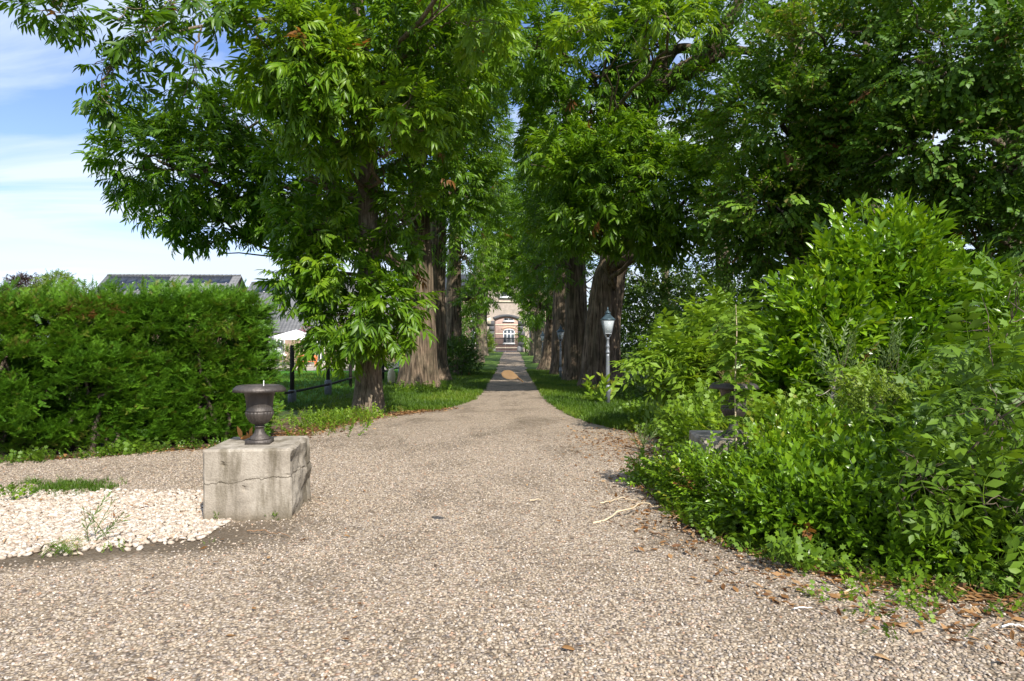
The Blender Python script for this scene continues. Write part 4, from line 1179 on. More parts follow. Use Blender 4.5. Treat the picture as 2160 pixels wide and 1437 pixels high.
# white canopy on thin poles
cn = thing('garden_canopy', (-16.6, 52.5, 0), 'white canvas canopy on thin poles on the terrace', 'canopy')
m = MB(); m.add([(-1.6, -1.5, 2.25), (1.6, -1.5, 2.25), (1.6, 1.5, 2.25), (-1.6, 1.5, 2.25), (0, 0, 2.85), (-1.6, -1.5, 2.05), (1.6, -1.5, 2.05), (1.6, 1.5, 2.05), (-1.6, 1.5, 2.05)],
    [(0, 1, 4), (1, 2, 4), (2, 3, 4), (3, 0, 4), (5, 6, 1, 0), (6, 7, 2, 1), (7, 8, 3, 2), (8, 5, 0, 3)])
m.build('canvas', M['canvas'], cn)
for sx in (-1, 1):
    for sy in (-1, 1): MB().tube([(sx * 1.5, sy * 1.4, 0), (sx * 1.5, sy * 1.4, 2.2)], 0.04, 8).build('pole', M['white'], cn)
# white globe garden light, seat, blue pole
gl = thing('globe_light', (-13.7, 40.0, 0), 'small white globe light on a stalk at the lawn edge', 'garden light')
MB().tube([(0, 0, 0), (0, 0, 1.15)], 0.03, 8).build('stalk', M['sleeve'], gl)
MB().lathe([(0.01, 1.1), (0.15, 1.16), (0.22, 1.3), (0.15, 1.44), (0.01, 1.5)], 20).build('globe', M['white'], gl, smooth=True)
bp_ = thing('garden_pole', (-5.95, 36.0, 0), 'pale blue pole standing behind the big left chestnut trunk', 'pole')
MB().lathe([(0.06, 0), (0.06, 2.25), (0.03, 2.3)], 12).build('pole', M['blue_pole'], bp_)
st = thing('garden_bench', (-15.2, 50.5, 0), 'orange wooden garden bench beside the white canopy', 'bench')
MB().box((0, 0, 0.45), (1.5, 0.45, 0.05)).build('seat', M['orange'], st); MB().box((0, 0.24, 0.75), (1.5, 0.05, 0.35)).build('backrest', M['orange'], st)
for s in (-1, 1): MB().box((s * 0.68, 0, 0.215), (0.07, 0.42, 0.42)).box((s * 0.68, 0.24, 0.45), (0.07, 0.06, 0.3)).build('leg', M['orange'], st)
pd = thing('garden_ornament', (-5.05, 28.6, 0), 'small cream rounded ornament left of the big chestnut trunk', 'ornament')
MB().lathe([(0.12, 0), (0.15, 0.1), (0.17, 0.3), (0.15, 0.5), (0.09, 0.62), (0.02, 0.66)], 18).build('body', M['pale'], pd, smooth=True)

# fence of dark posts with one low rail
fence_pts = [(-6.12, 19.0, 1.62), (-5.98, 22.2, 1.55), (-6.15, 26.0, 1.5), (-5.95, 31.5, 1.5), (-6.1, 37, 1.5), (-6.0, 43, 1.5)]
fn = thing('post_fence', (-6.1, 19.0, 0), 'open fence of dark timber posts with one low rail along the lawn', 'fence')
for i, (x, y, h) in enumerate(fence_pts):
    p_ = MB().lathe([(0.062, -0.1), (0.06, h - 0.03), (0.045, h)], 12, (x + 6.1, y - 19.0, 0)).build('post', M['post'], fn)
    if i < 2: MB().lathe([(0.115, -0.1), (0.115, 0.34 + 0.12 * i), (0.085, 0.38 + 0.12 * i)], 14, (x + 6.1, y - 19.0, 0)).build('sleeve', M['sleeve'], p_)
rl = [(-0.75, -3.2, 0.22)] + [(x + 6.1 + 0.07, y - 19.0, 0.33 + 0.03 * i) for i, (x, y, h) in enumerate(fence_pts)]
MB().tube(rl, 0.035, 8).build('rail', M['post'], fn)
# ================================================================== YEW HEDGE
def yew_hedge():
    g = np.random.default_rng(31)
    A = np.array([-4.3, 11.5]); B = np.array([-11.5, 6.6])
    dirv = (B - A) / np.linalg.norm(B - A); L = np.linalg.norm(B - A)
    nrm = np.array([dirv[1], -dirv[0]]); nrm = nrm if nrm[1] < 0 else -nrm      # towards the drive
    TH = 1.9
    root = thing('yew_hedge', (-6.0, 10.2, 0), 'broad shaggy clipped yew hedge left of the drive', 'hedge')
    def top(u): return 2.40 - 0.045 * u + 0.22 * (vnoise(np.stack([u * 1.1, u * 0, u * 0], -1), 3.0) - 0.5)
    def make(n, which):
        u = g.uniform(0, L, n); h = g.uniform(0, 1, n)
        tp = top(u)
        if which == 'front':
            z = 0.06 + h ** 0.95 * (tp - 0.06); dep = -np.abs(g.normal(0, 0.16, n)) + 0.03
            lump = 0.42 * (vnoise(np.stack([u * 1.3, z * 1.6, u * 0], -1), 5.0) - 0.5) + 0.16 * (vnoise(np.stack([u * 4, z * 4, u * 0], -1), 6.0) - 0.5)
            dep = dep + lump + 0.10 * np.sin(np.clip(z / tp, 0, 1) * PI)
            xy = A + dirv * u[:, None] + nrm * dep[:, None]
            d = np.stack([np.full(n, nrm[0]), np.full(n, nrm[1]), g.uniform(0.1, 1.3, n)], 1) + g.normal(0, 0.45, (n, 3))
            return np.stack([xy[:, 0], xy[:, 1], z], 1), d
        if which == 'top':
            w = g.uniform(0, TH, n)
            z = tp - np.abs(g.normal(0, .13, n)) + 0.18 * (vnoise(np.stack([u * 3, w * 3, u * 0], -1), 9.0) - 0.4)
            xy = A + dirv * u[:, None] - nrm * w[:, None]
            d = np.stack([nrm[0] * 0.3 * np.ones(n), nrm[1] * 0.3 * np.ones(n), np.ones(n)], 1) + g.normal(0, 0.4, (n, 3))
            return np.stack([xy[:, 0], xy[:, 1], z], 1), d
        w = g.uniform(0, TH, n); z = 0.05 + h * (top(u * 0) - 0.1)
        lump = 0.35 * (vnoise(np.stack([w * 1.5, z * 1.6, w * 0], -1), 15.0) - 0.5) - np.abs(g.normal(0, .15, n)) + 0.12 + 0.16 * np.sin(z / 2.6 * PI)
        xy = A - dirv * lump[:, None] - nrm * w[:, None]
        d = np.stack([-np.full(n, dirv[0]), -np.full(n, dirv[1]), g.uniform(-0.05, 0.8, n)], 1) + g.normal(0, 0.35, (n, 3))
        return np.stack([xy[:, 0], xy[:, 1], z], 1), d
    ps, ds = zip(make(15500, 'front'), make(4500, 'top'), make(3200, 'end'))
    p = np.concatenate(ps); d = np.concatenate(ds)
    keep = (vnoise(p * 3.2, 2.0) > 0.26) & (vnoise(p * 8.0, 5.0) > 0.22)
    p, d = p[keep], unit(d[keep])
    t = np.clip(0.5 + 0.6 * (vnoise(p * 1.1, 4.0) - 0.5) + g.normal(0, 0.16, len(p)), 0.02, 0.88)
    brown = (np.exp(-((p[:, 0] + 6.3) ** 2 / 0.05 + (p[:, 2] - 2.05) ** 2 / 0.010)) > g.uniform(0, 1, len(p)) * 2.6) | (g.uniform(0, 1, len(p)) < 0.0015)
    t = np.where(brown, g.uniform(0.955, 1.0, len(p)), t)
    V, T, C = scatter('yew', p, d, g.uniform(0.5, 1.0, len(p)), t, g=g)
    # long new shoots standing out of the top and the end
    n = 240
    u = g.uniform(0, L, n); w = g.uniform(0, TH, n) * g.uniform(0, 1, n)
    pp = np.concatenate([np.stack([(A + dirv * u[:, None] - nrm * w[:, None])[:, 0], (A + dirv * u[:, None] - nrm * w[:, None])[:, 1], top(u) + 0.05], 1)])
    V2, T2, C2 = scatter('yew', pp, np.stack([g.normal(0.15, .25, n), g.normal(-.1, .25, n), np.ones(n)], 1), g.uniform(0.8, 1.5, n), g.uniform(0.4, 0.85, n), g=g)
    mesh('foliage', np.concatenate([V, V2]), [np.concatenate([T, T2 + len(V)])], M['yew'], root, tint=np.concatenate([C, C2]), world=True)
    # dense dead inner growth: many bare stems filling the inside
    vs, fs = [], []; n = 0
    for k in range(420):
        u = g.uniform(0.1, L); w = g.uniform(0.25, TH - 0.2); b = A + dirv * u - nrm * w
        e = b + nrm * g.uniform(-0.25, 0.35) + dirv * g.normal(0, .35)
        v, f = tube_arrays(wander((*b, -0.05), (*e, float(top(np.array(u))) - 0.35 - abs(g.normal(0, .3))), 8, 0.5, 0, g), np.linspace(0.045, 0.012, 8), 5)
        vs.append(v); fs.append(f + n); n += len(v)
    mesh('stem', np.concatenate(vs), [np.concatenate(fs)], M['twig'], root, smooth=True, world=True)
    # a second, deeper layer of needles so the hedge reads solid
    m_ = 5200
    u = g.uniform(0.15, L, m_); w = g.uniform(0.28, 0.75, m_); z = g.uniform(0.1, 1, m_) * (top(u) - 0.15)
    q = A + dirv * u[:, None] - nrm * w[:, None]
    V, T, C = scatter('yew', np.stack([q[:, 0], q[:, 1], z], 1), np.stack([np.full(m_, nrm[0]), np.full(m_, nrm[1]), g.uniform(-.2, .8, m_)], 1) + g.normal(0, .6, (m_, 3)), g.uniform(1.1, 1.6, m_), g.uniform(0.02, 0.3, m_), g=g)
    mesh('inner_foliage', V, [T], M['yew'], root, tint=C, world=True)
yew_hedge()

# ================================================================== AVENUE TREES
def tr(px, d, *rows):
    """trunk control rows given as (picture x, height, radius)"""
    return [((p_ - 1080) / 1440 * d, d, float(gz(d)) + z, r) for (p_, z, r) in rows]
def base_of(t): return tuple(t[0][:3])
AV = 'chestnut trees lining the avenue'

# 1. slim chestnut nearest on the left
T1 = tr(777, 16.5, (777, 0, .34), (778, 1.2, .30), (780, 3, .27), (776, 5.5, .235), (768, 8, .20), (745, 11, .15), (740, 14, .08))
L1 = [lob(760, 650, 15.4, 118, 85, 1.1, 230), lob(720, 705, 15.6, 75, 60, .8, 90), lob(835, 655, 15.5, 62, 80, .8, 70), lob(680, 570, 15.7, 100, 70, .9, 110), lob(850, 540, 16.0, 58, 60, .7, 40),
      lob(645, 600, 15.7, 55, 55, .6, 70), lob(650, 485, 15.7, 75, 65, .8, 95), lob(700, 530, 15.9, 70, 50, .7, 70), lob(870, 460, 16.2, 60, 75, .8, 90), lob(720, 420, 16.8, 70, 80, .8, 80), lob(640, 380, 15.8, 75, 90, 1.0, 90), lob(895, 320, 16.6, 65, 90, 1.0, 90),
      lob(650, 150, 13.6, 125, 105, 1.5, 360, .12), lob(790, 90, 14.5, 170, 110, 1.7, 420), lob(900, 170, 15.5, 110, 130, 1.5, 300), lob(585, 80, 13.2, 85, 100, 1.1, 140, .1), lob(690, 260, 14.2, 110, 70, 1.2, 190, .12), lob(550, 180, 13.8, 45, 50, .7, 40, .1),
      lob(850, 240, 13.6, 70, 60, .8, 90, .1), lob(960, 60, 15.5, 130, 90, 1.5, 180), lob(330, 85, 12.4, 75, 50, .7, 36, -.3), lob(235, 150, 12.3, 52, 36, .5, 22, -.3), lob(205, 215, 12.3, 32, 22, .3, 14, -.3), lob(125, 28, 12.2, 70, 26, .4, 40, -.3), lob(405, 165, 12.8, 46, 50, .5, 18, -.2), lob(390, 15, 12.8, 110, 34, .7, 50, -.15), lob(425, -235, 15.5, 220, 120, 2.4, 260), lob(1010, -150, 11.5, 130, 110, 1.3, 150), lob(1010, 45, 13.2, 70, 50, .8, 45, .2), lob(640, -190, 15, 330, 150, 3.0, 420), lob(900, -160, 16, 240, 140, 2.5, 260)]  # some lobes above the view are added to shade the skirt and left limb
tree('chestnut_tree', 'slim chestnut with leafy skirt, nearest on the left of the drive', base_of(T1), T1, L1, 'chestnut', M['chestnut'], M['bark_red'], group=AV, furrow=0.022, flare=0.35, seed=3, limb_r=0.035, scale=0.86, tint=(0.52, 0.24), droop=0.25, subs=8, brown=0.006,
     limbs=[[(*P(770, 300, 16.4), .12), (*P(800, 180, 15.5), .09), (*P(900, 60, 14.5), .05)], [(*P(768, 200, 16.4), .12), (*P(700, 60, 15), .09), (*P(560, -60, 13.6), .04), (*P(450, -60, 12.9), .015)], [(*P(745, 60, 16.3), .12), (*P(640, -100, 15), .09), (*P(430, -75, 13), .05), (*P(200, -55, 12.3), .03), (*P(90, -10, 12.2), .012)], [(*P(640, 40, 15), .06), (*P(520, 40, 13.8), .045), (*P(400, 60, 12.9), .03), (*P(300, 90, 12.4), .02), (*P(215, 150, 12.3), .01)]])

# 2. broad old chestnut on the left with the big side limb over the hedge
T2 = tr(882, 25.6, (882, 0, .72), (884, 1.0, .66), (887, 3, .52), (885, 5, .44), (880, 9, .36), (872, 12, .26), (880, 16, .12))
L2 = [lob(400, 360, 20.5, 165, 105, 2.0, 520), lob(300, 330, 20.2, 80, 80, 1.1, 130), lob(480, 270, 21, 130, 75, 1.5, 250), lob(570, 400, 21, 95, 90, 1.4, 240), lob(430, 470, 20.5, 85, 45, .9, 110), lob(520, 460, 21, 80, 40, .8, 90), lob(370, 230, 20.5, 80, 45, .8, 90),
      lob(660, 380, 22, 110, 130, 1.8, 260), lob(690, 460, 22.5, 90, 70, 1.4, 170), lob(800, 420, 24, 60, 110, 1.2, 150), lob(900, 300, 24.5, 110, 150, 2.0, 330), lob(965, 400, 25, 55, 90, 1.3, 140), lob(850, 100, 24, 170, 130, 2.5, 300), lob(960, 160, 24, 110, 130, 2.0, 260), lob(800, -130, 25, 330, 130, 4, 380), lob(1000, -60, 24, 150, 120, 3, 200)]
tree('chestnut_tree', 'thick furrowed chestnut behind the slim one, its left limb reaching over the hedge', base_of(T2), T2, L2, 'chestnut', M['chestnut'], M['bark_old'], group=AV, furrow=0.075, flare=0.22, seed=8, tint=(0.42, 0.2), limb_r=0.07, droop=0.1,
     limbs=[[(*P(880, 500, 25.4), .30), (*P(760, 500, 24), .24), (*P(620, 470, 22.5), .20), (*P(520, 430, 21.3), .15), (*P(440, 380, 20.6), .09), (*P(330, 340, 20.2), .04)], [(*P(878, 300, 25.4), .25), (*P(920, 190, 24), .18), (*P(1000, 80, 23), .10), (*P(1060, 10, 22), .05)]])
# 3. dark trunk tucked behind it
T3 = tr(925, 31, (925, 0, .60), (922, 1, .48), (920, 4, .42), (925, 8, .34), (930, 12, .22))
L3 = [lob(965, 330, 30, 85, 130, 2, 330), lob(990, 180, 29, 85, 110, 2, 260), lob(1000, 60, 28, 110, 80, 2.5, 260), lob(930, 480, 30.5, 60, 70, 1.4, 110), lob(1010, 420, 31, 50, 80, 1.4, 130), lob(960, -60, 30, 150, 90, 3, 220)]
tree('chestnut_tree', 'dark shaded chestnut trunk immediately behind the thick left one', base_of(T3), T3, L3, 'chestnut_far', M['chestnut'], M['bark_old'], group=AV, furrow=0.05, flare=0.25, seed=12, tint=(0.5, 0.2), gap=0.33)
# 4. 5. further left trunks
T4 = tr(957, 40, (957, 0, .62), (957, 1.2, .50), (956, 4, .43), (960, 8, .34), (965, 13, .2))
L4 = [lob(1000, 420, 39, 62, 110, 2.2, 300), lob(1015, 280, 38, 62, 110, 2.2, 280), lob(985, 540, 39.5, 50, 60, 1.6, 120), lob(1035, 140, 37, 55, 90, 2.4, 330), lob(1000, 630, 39, 40, 30, 1.0, 50), lob(1000, 0, 38, 90, 90, 3, 200)]
tree('chestnut_tree', 'left chestnut with sun flecked trunk above a dark evergreen bush', base_of(T4), T4, L4, 'chestnut_far', M['chestnut'], M['bark_old'], group=AV, furrow=0.06, flare=0.2, seed=14, tint=(0.5, 0.2), scale=1.1)
T5 = tr(1011, 58, (1011, 0, .40), (1012, 1.5, .34), (1014, 5, .30), (1020, 9, .24), (1022, 14, .14))
L5 = [lob(1030, 520, 57, 40, 90, 2.2, 230), lob(1040, 400, 56, 42, 90, 2.5, 330), lob(1040, 280, 55, 40, 80, 2.5, 260), lob(1022, 610, 58, 28, 40, 1.4, 70), lob(985, 600, 58, 34, 60, 1.8, 110), lob(1000, 660, 58, 16, 50, 1.2, 80), lob(1009, 620, 60, 16, 60, 1.4, 110), lob(990, 690, 60, 24, 40, 1.6, 90)]
tree('chestnut_tree', 'slender pale lit trunk far down the left side near the gate', base_of(T5), T5, L5, 'chestnut_far', M['chestnut'], M['bark'], group=AV, furrow=0.04, seed=16, scale=1.35, tint=(0.52, 0.2))
T6 = tr(1020, 74, (1018, 0, .45), (1020, 4, .38), (1026, 9, .28), (1030, 14, .15))
L6 = [lob(1045, 545, 73, 34, 50, 2.4, 230), lob(1058, 470, 72, 42, 70, 3, 420), lob(1055, 380, 71, 34, 60, 3, 220), lob(1078, 560, 72, 28, 36, 2.4, 170), lob(1080, 470, 73, 34, 50, 3, 240), lob(1062, 590, 72, 30, 20, 1.6, 90), lob(1030, 610, 73, 20, 34, 1.6, 80)]
tree('chestnut_tree', 'last chestnut on the left, its leaves overhanging the gatehouse', base_of(T6), T6, L6, 'chestnut_far', M['chestnut'], M['bark'], group=AV, furrow=0.04, seed=18, scale=1.7, tint=(0.6, 0.2))

# right side of the avenue
T7 = tr(1268, 26, (1268, 0, .80), (1269, 1.0, .74), (1272, 2.4, .67), (1284, 4.2, .62), (1318, 6.0, .52), (1345, 8.0, .46), (1356, 10.0, .42), (1352, 13, .30), (1340, 17, .15))
L7 = [lob(1330, 390, 20.6, 190, 105, 1.7, 560, .1), lob(1210, 360, 21.2, 105, 85, 1.4, 230, .05), lob(1450, 420, 20.8, 115, 95, 1.5, 270, .05), lob(1250, 475, 21.0, 115, 55, 1.1, 170), lob(1330, 300, 21.5, 140, 50, 1.2, 180, .1), lob(1390, 500, 21.5, 90, 45, 1.0, 100),
      lob(1175, 270, 24, 75, 110, 2.0, 230), lob(1240, 150, 23.5, 120, 110, 2.0, 280), lob(1400, 90, 23.5, 130, 90, 2.0, 220), lob(1330, 220, 24.5, 110, 80, 1.6, 170), lob(1550, 230, 23, 110, 110, 2.0, 230), lob(1130, 110, 23, 70, 90, 1.8, 160), lob(1290, -60, 24, 220, 110, 3.5, 320), lob(1520, -80, 23, 220, 120, 3.5, 280), lob(1480, 310, 24, 70, 60, 1.4, 90), lob(1218, 70, 15.5, 55, 62, .8, 48, .3), lob(1410, 40, 16.5, 85, 50, .9, 64, .3)]
tree('chestnut_tree', 'massive furrowed chestnut trunk behind the nearest lamp post', base_of(T7), T7, L7, 'chestnut', M['chestnut'], M['bark_old'], group=AV, furrow=0.10, flare=0.2, seed=22, tint=(0.46, 0.2), limb_r=0.07, droop=0.12,
     limbs=[[(*P(1350, 30, 25.6), .22), (*P(1340, -90, 22), .17), (*P(1320, -90, 18), .10), (*P(1300, -20, 15.6), .03)], [(*P(1352, 260, 25.9), .45), (*P(1375, 200, 25.5), .44), (*P(1430, 160, 24.6), .36), (*P(1490, 125, 24), .30), (*P(1515, 75, 23.6), .27), (*P(1555, 20, 23), .20), (*P(1580, -50, 22.5), .1)],
            [(*P(1490, 128, 24), .20), (*P(1545, 105, 23.6), .15), (*P(1600, 112, 23.2), .12), (*P(1650, 145, 23), .07), (*P(1700, 175, 22.6), .03)],
            [(*P(1370, 235, 25.6), .30), (*P(1400, 130, 25.6), .24), (*P(1425, 100, 25.2), .2), (*P(1480, 108, 24.6), .15), (*P(1515, 100, 24.2), .1)],
            [(*P(1285, 560, 25.6), .28), (*P(1330, 545, 24.3), .2), (*P(1400, 520, 23), .12), (*P(1450, 460, 21.8), .06)]])
T8 = tr(1216, 31, (1216, 0, .58), (1216, 1, .52), (1216, 3, .48), (1214, 6, .42), (1206, 9, .34), (1196, 13, .2))
L8 = [lob(1165, 460, 30, 60, 85, 1.8, 200), lob(1140, 330, 29.5, 50, 85, 1.8, 180), lob(1190, 560, 30.5, 55, 45, 1.2, 80), lob(1150, 180, 29, 60, 100, 2.2, 200), lob(1130, 50, 28, 80, 80, 2.5, 200), sl(5.2, 30, 10.5, 3.0, 3.6, 2.4, 330), sl(5.6, 26, 13.0, 3.0, 3.0, 2.0, 200)]  # closing sl lobes: unseen high foliage added to shade the drive
tree('chestnut_tree', 'nearly black shaded chestnut trunk left of the massive one', base_of(T8), T8, L8, 'chestnut_far', M['chestnut'], M['bark_old'], group=AV, furrow=0.045, flare=0.2, seed=25, tint=(0.42, 0.2))
T8b = tr(1184, 37.5, (1184, 0, .68), (1185, 1.0, .60), (1186, 3, .54), (1188, 6, .46), (1184, 10, .32), (1176, 13, .18))
L8b = [lob(1170, 500, 37, 55, 50, 1.8, 130), lob(1160, 400, 36.5, 50, 80, 2, 170), lob(1175, 270, 36, 50, 80, 2, 150), sl(4.6, 38, 10.5, 2.6, 2.6, 2.2, 160)]
tree('chestnut_tree', 'brown furrowed trunk standing behind the dark lamp post', base_of(T8b), T8b, L8b, 'chestnut_far', M['chestnut'], M['bark_old'], group=AV, furrow=0.06, flare=0.2, seed=26, tint=(0.45, 0.2), scale=1.1)
T9 = tr(1162, 44, (1160, 0, .78), (1161, 1.0, .60), (1166, 3, .48), (1168, 6, .42), (1170, 10, .32), (1165, 14, .18))
L9 = [lob(1135, 560, 41, 50, 60, 1.8, 150), lob(1125, 450, 40, 45, 80, 2.2, 170), lob(1125, 320, 39, 28, 90, 2.2, 230), lob(1105, 130, 38, 40, 60, 2.4, 150), lob(1140, 640, 41, 32, 40, 1.2, 60), lob(1160, 600, 41.5, 45, 50, 1.4, 80), lob(1235, 600, 44, 50, 110, 2, 260), sl(5.0, 42, 10.0, 3.2, 3.6, 2.4, 330), sl(5.0, 36.5, 11.5, 3.0, 3.4, 2.4, 330)]  # both sl lobes sit hidden up high, put in to cast shade on the drive
tree('chestnut_tree', 'broad based right chestnut with a sunlit patch, between the two farther lamps', base_of(T9), T9, L9, 'chestnut_far', M['chestnut'], M['bark_old'], group=AV, furrow=0.07, flare=0.3, seed=27, tint=(0.45, 0.2), scale=1.15)
T10 = tr(1140, 57, (1140, 0, .55), (1139, 4, .44), (1136, 9, .32), (1130, 14, .18))
L10 = [lob(1120, 560, 56, 36, 60, 2.2, 230), lob(1115, 470, 55, 32, 70, 2.4, 260), lob(1125, 650, 56, 24, 36, 1.4, 60), lob(1110, 690, 56, 16, 30, 1.0, 30), sl(4.6, 49, 10.5, 3.2, 3.6, 2.6, 270), sl(4.6, 57, 11, 3.2, 3.6, 2.6, 270)]  # sl lobes are extra unseen crown, added to keep the far drive shaded
tree('chestnut_tree', 'right chestnut hidden in leaf beside the smallest lamp', base_of(T10), T10, L10, 'chestnut_far', M['chestnut'], M['bark'], group=AV, furrow=0.04, seed=29, scale=1.35, tint=(0.5, 0.2))
T11 = tr(1125, 74, (1127, 0, .5), (1126, 4, .4), (1122, 9, .3), (1118, 14, .15))
L11 = [lob(1105, 560, 73, 34, 44, 2.6, 230), lob(1100, 480, 72, 34, 60, 3, 330), lob(1112, 400, 71, 24, 60, 3, 160), lob(1100, 605, 72, 24, 26, 1.6, 90), lob(1120, 640, 73, 20, 36, 1.8, 60), sl(4.6, 66, 11.5, 3.2, 4, 2.8, 230)]  # the sl lobe is hidden crown added for shade near the gate
tree('chestnut_tree', 'last chestnut on the right, shading the gatehouse wall', base_of(T11), T11, L11, 'chestnut_far', M['chestnut'], M['bark'], group=AV, furrow=0.04, seed=31, scale=1.7, tint=(0.6, 0.2))

# ================================================================== LINDENS AND DARK TREES ON THE RIGHT
LT = 'tall trees behind the shrubs on the right'
TA = [(8.3, 19.5, 0, .42), (8.3, 19.5, 2, .34), (8.2, 19.4, 5, .30), (8.0, 19.2, 9, .24), (7.8, 19, 14, .12)]
LA = [lob(1650, 250, 17, 140, 130, 2, 700), lob(1620, 430, 17.2, 120, 85, 1.8, 430), lob(1750, 110, 16, 170, 110, 2, 640, .12), lob(1720, 360, 16.6, 120, 80, 1.6, 400), lob(1800, 250, 16.2, 110, 100, 1.6, 400), lob(1640, 520, 17.5, 100, 55, 1.4, 150), lob(1720, -50, 19.5, 220, 110, 2.6, 380), lob(1560, 520, 18.5, 70, 60, 1.4, 110), lob(1740, 470, 17, 90, 60, 1.3, 130)]
tree('linden_tree', 'linden with hanging yellowish fruit bracts right of the chestnut limb', base_of(TA), TA, LA, 'linden', M['linden'], M['bark'], group=LT, furrow=0.03, seed=41, tint=(0.5, 0.26), gap=0.36, droop=0.0, scale=0.9)
TB = [(12.2, 16.5, 0, .40), (12.2, 16.5, 2, .34), (12.0, 16.4, 6, .28), (11.6, 16.2, 10, .2), (11.2, 16, 14, .1)]
LB = [lob(1960, 130, 14, 160, 130, 2, 640), lob(2090, 330, 14, 120, 130, 1.8, 500), lob(1930, 310, 14.4, 110, 95, 1.5, 350), lob(2110, 110, 13.6, 130, 130, 1.8, 500), lob(2090, 500, 14, 100, 90, 1.5, 350), lob(2000, 420, 14.6, 90, 60, 1.2, 120), lob(2050, -80, 14, 260, 110, 3, 400), lob(2250, 250, 14, 150, 250, 2.4, 380)]
tree('linden_tree', 'dark leafy linden filling the upper right corner', base_of(TB), TB, LB, 'linden', M['linden'], M['bark'], group=LT, furrow=0.03, seed=43, tint=(0.34, 0.24), gap=0.37, droop=0.0, scale=0.85)
TC = [(14.5, 27, 0, .45), (14.4, 27, 4, .36), (14.2, 27, 9, .26), (14, 27, 14, .12)]
LC = [lob(1850, 500, 26, 150, 80, 3, 330), lob(1700, 560, 27, 110, 70, 2.5, 220), lob(1950, 330, 26, 200, 130, 3.5, 400), lob(1780, 620, 27, 150, 60, 2.5, 220), lob(2100, 560, 26, 160, 120, 3, 330)]
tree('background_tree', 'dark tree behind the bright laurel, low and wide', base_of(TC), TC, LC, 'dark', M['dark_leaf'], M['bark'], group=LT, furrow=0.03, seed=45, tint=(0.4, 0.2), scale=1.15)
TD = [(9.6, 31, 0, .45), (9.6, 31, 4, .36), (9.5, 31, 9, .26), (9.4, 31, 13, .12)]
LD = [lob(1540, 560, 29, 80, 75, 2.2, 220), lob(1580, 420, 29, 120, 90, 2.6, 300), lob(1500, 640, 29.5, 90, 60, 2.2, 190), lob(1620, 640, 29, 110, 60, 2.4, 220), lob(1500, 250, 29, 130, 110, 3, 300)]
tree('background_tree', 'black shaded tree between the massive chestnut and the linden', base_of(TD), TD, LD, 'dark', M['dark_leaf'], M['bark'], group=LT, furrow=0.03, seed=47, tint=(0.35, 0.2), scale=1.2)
TE = [(8.6, 38, 0, .35), (8.6, 38, 3, .28), (8.5, 38, 7, .15)]
LE = [lob(1390, 640, 36, 85, 60, 2.4, 420), lob(1345, 590, 36, 45, 50, 1.6, 130), lob(1420, 690, 36, 100, 50, 2.4, 260), lob(1340, 680, 36, 50, 70, 2, 200)]
tree('background_tree', 'lighter small leaved tree seen right of the massive trunk', base_of(TE), TE, LE, 'dark', M['dark_leaf'], M['bark'], group=LT, furrow=0.03, seed=49, tint=(0.6, 0.2), scale=1.2)

# far trees over the hedge
TF = [(-54, 76, 0, .4), (-54, 76, 4, .3), (-54, 76, 8, .12)]
tree('copper_tree', 'dark copper leaved tree far beyond the hedge at left', base_of(TF), TF, [lob(50, 603, 75, 30, 24, 2.0, 800), lob(30, 618, 75, 28, 18, 1.5, 380)], 'dark', M['copper'], M['bark'], gap=0.15, seed=51, scale=0.9, subs=3)
TG = [(-46, 70, 0, .4), (-46, 70, 4, .3), (-46, 70, 8, .12)]
tree('round_tree', 'yellow green round tree far beyond the hedge beside the copper one', base_of(TG), TG, [lob(122, 605, 69, 34, 28, 2.0, 1100), lob(98, 622, 69, 36, 20, 1.8, 600), lob(150, 632, 69, 26, 18, 1.5, 380)], 'dark', M['fresh'], M['bark'], gap=0.15, seed=53, scale=0.85, subs=3, tint=(0.5, 0.25))

# ================================================================== SHRUBS
shrub('laurel_bush', 'big bright glossy laurel bush rising to a point on the right', (5.9, 11.3, 0),
      [sl(6.0, 11.2, 1.9, 1.35, 1.2, 1.55, 900, .05), sl(5.0, 11.0, 1.35, 1.0, 1.0, 1.25, 480), sl(7.1, 11.0, 1.6, 1.0, 1.0, 1.25, 480), sl(6.35, 11.2, 3.0, .6, .6, .65, 170, .1), sl(4.5, 10.6, 1.0, .7, .7, .85, 300, .05), sl(4.9, 10.5, 1.9, .6, .6, .5, 170, .1), sl(7.9, 10.8, 1.2, .7, .8, 1.0, 220), sl(5.6, 11, 2.6, .55, .6, .6, 130, .1), sl(6.0, 10.6, 0.8, 1.2, .8, .8, 330)],
      'laurel', M['laurel'], scale=1.15, seed=61, upward=0.55, gap=0.3, tint=(0.5, 0.22), brown=0.003, stems=6, stem_r=0.025)
shrub('walnut_bush', 'bush with long drooping compound leaves between lamp and right urn', (3.35, 13.0, 0),
      [sl(3.6, 12.6, 1.1, .75, .7, .65, 110, .1), sl(3.0, 12.5, 1.0, .40, .5, .42, 44, .2), sl(3.9, 12.6, 1.65, .45, .5, .45, 44, .2), sl(3.5, 12.3, .5, .6, .5, .35, 70, .1), sl(4.3, 12.5, 1.0, .5, .6, .7, 60, .1), sl(2.9, 12.5, 1.4, .22, .3, .2, 12, .3)],
      'pinnate', M['soft'], scale=1.75, seed=63, brown=0.0, upward=0.1, gap=0.24, tint=(0.5, 0.2), stems=4)
shrub('rowan_sapling', 'tall loose bush tip with long leaflets above the right urn', (4.5, 14.2, 0),
      [sl(4.35, 13.8, 1.9, .35, .4, .35, 22, .1), sl(4.6, 13.8, 1.3, .5, .5, .7, 55)], 'pinnate', M['soft'], scale=1.7, seed=64, brown=0.0, upward=0.2, gap=0.2)
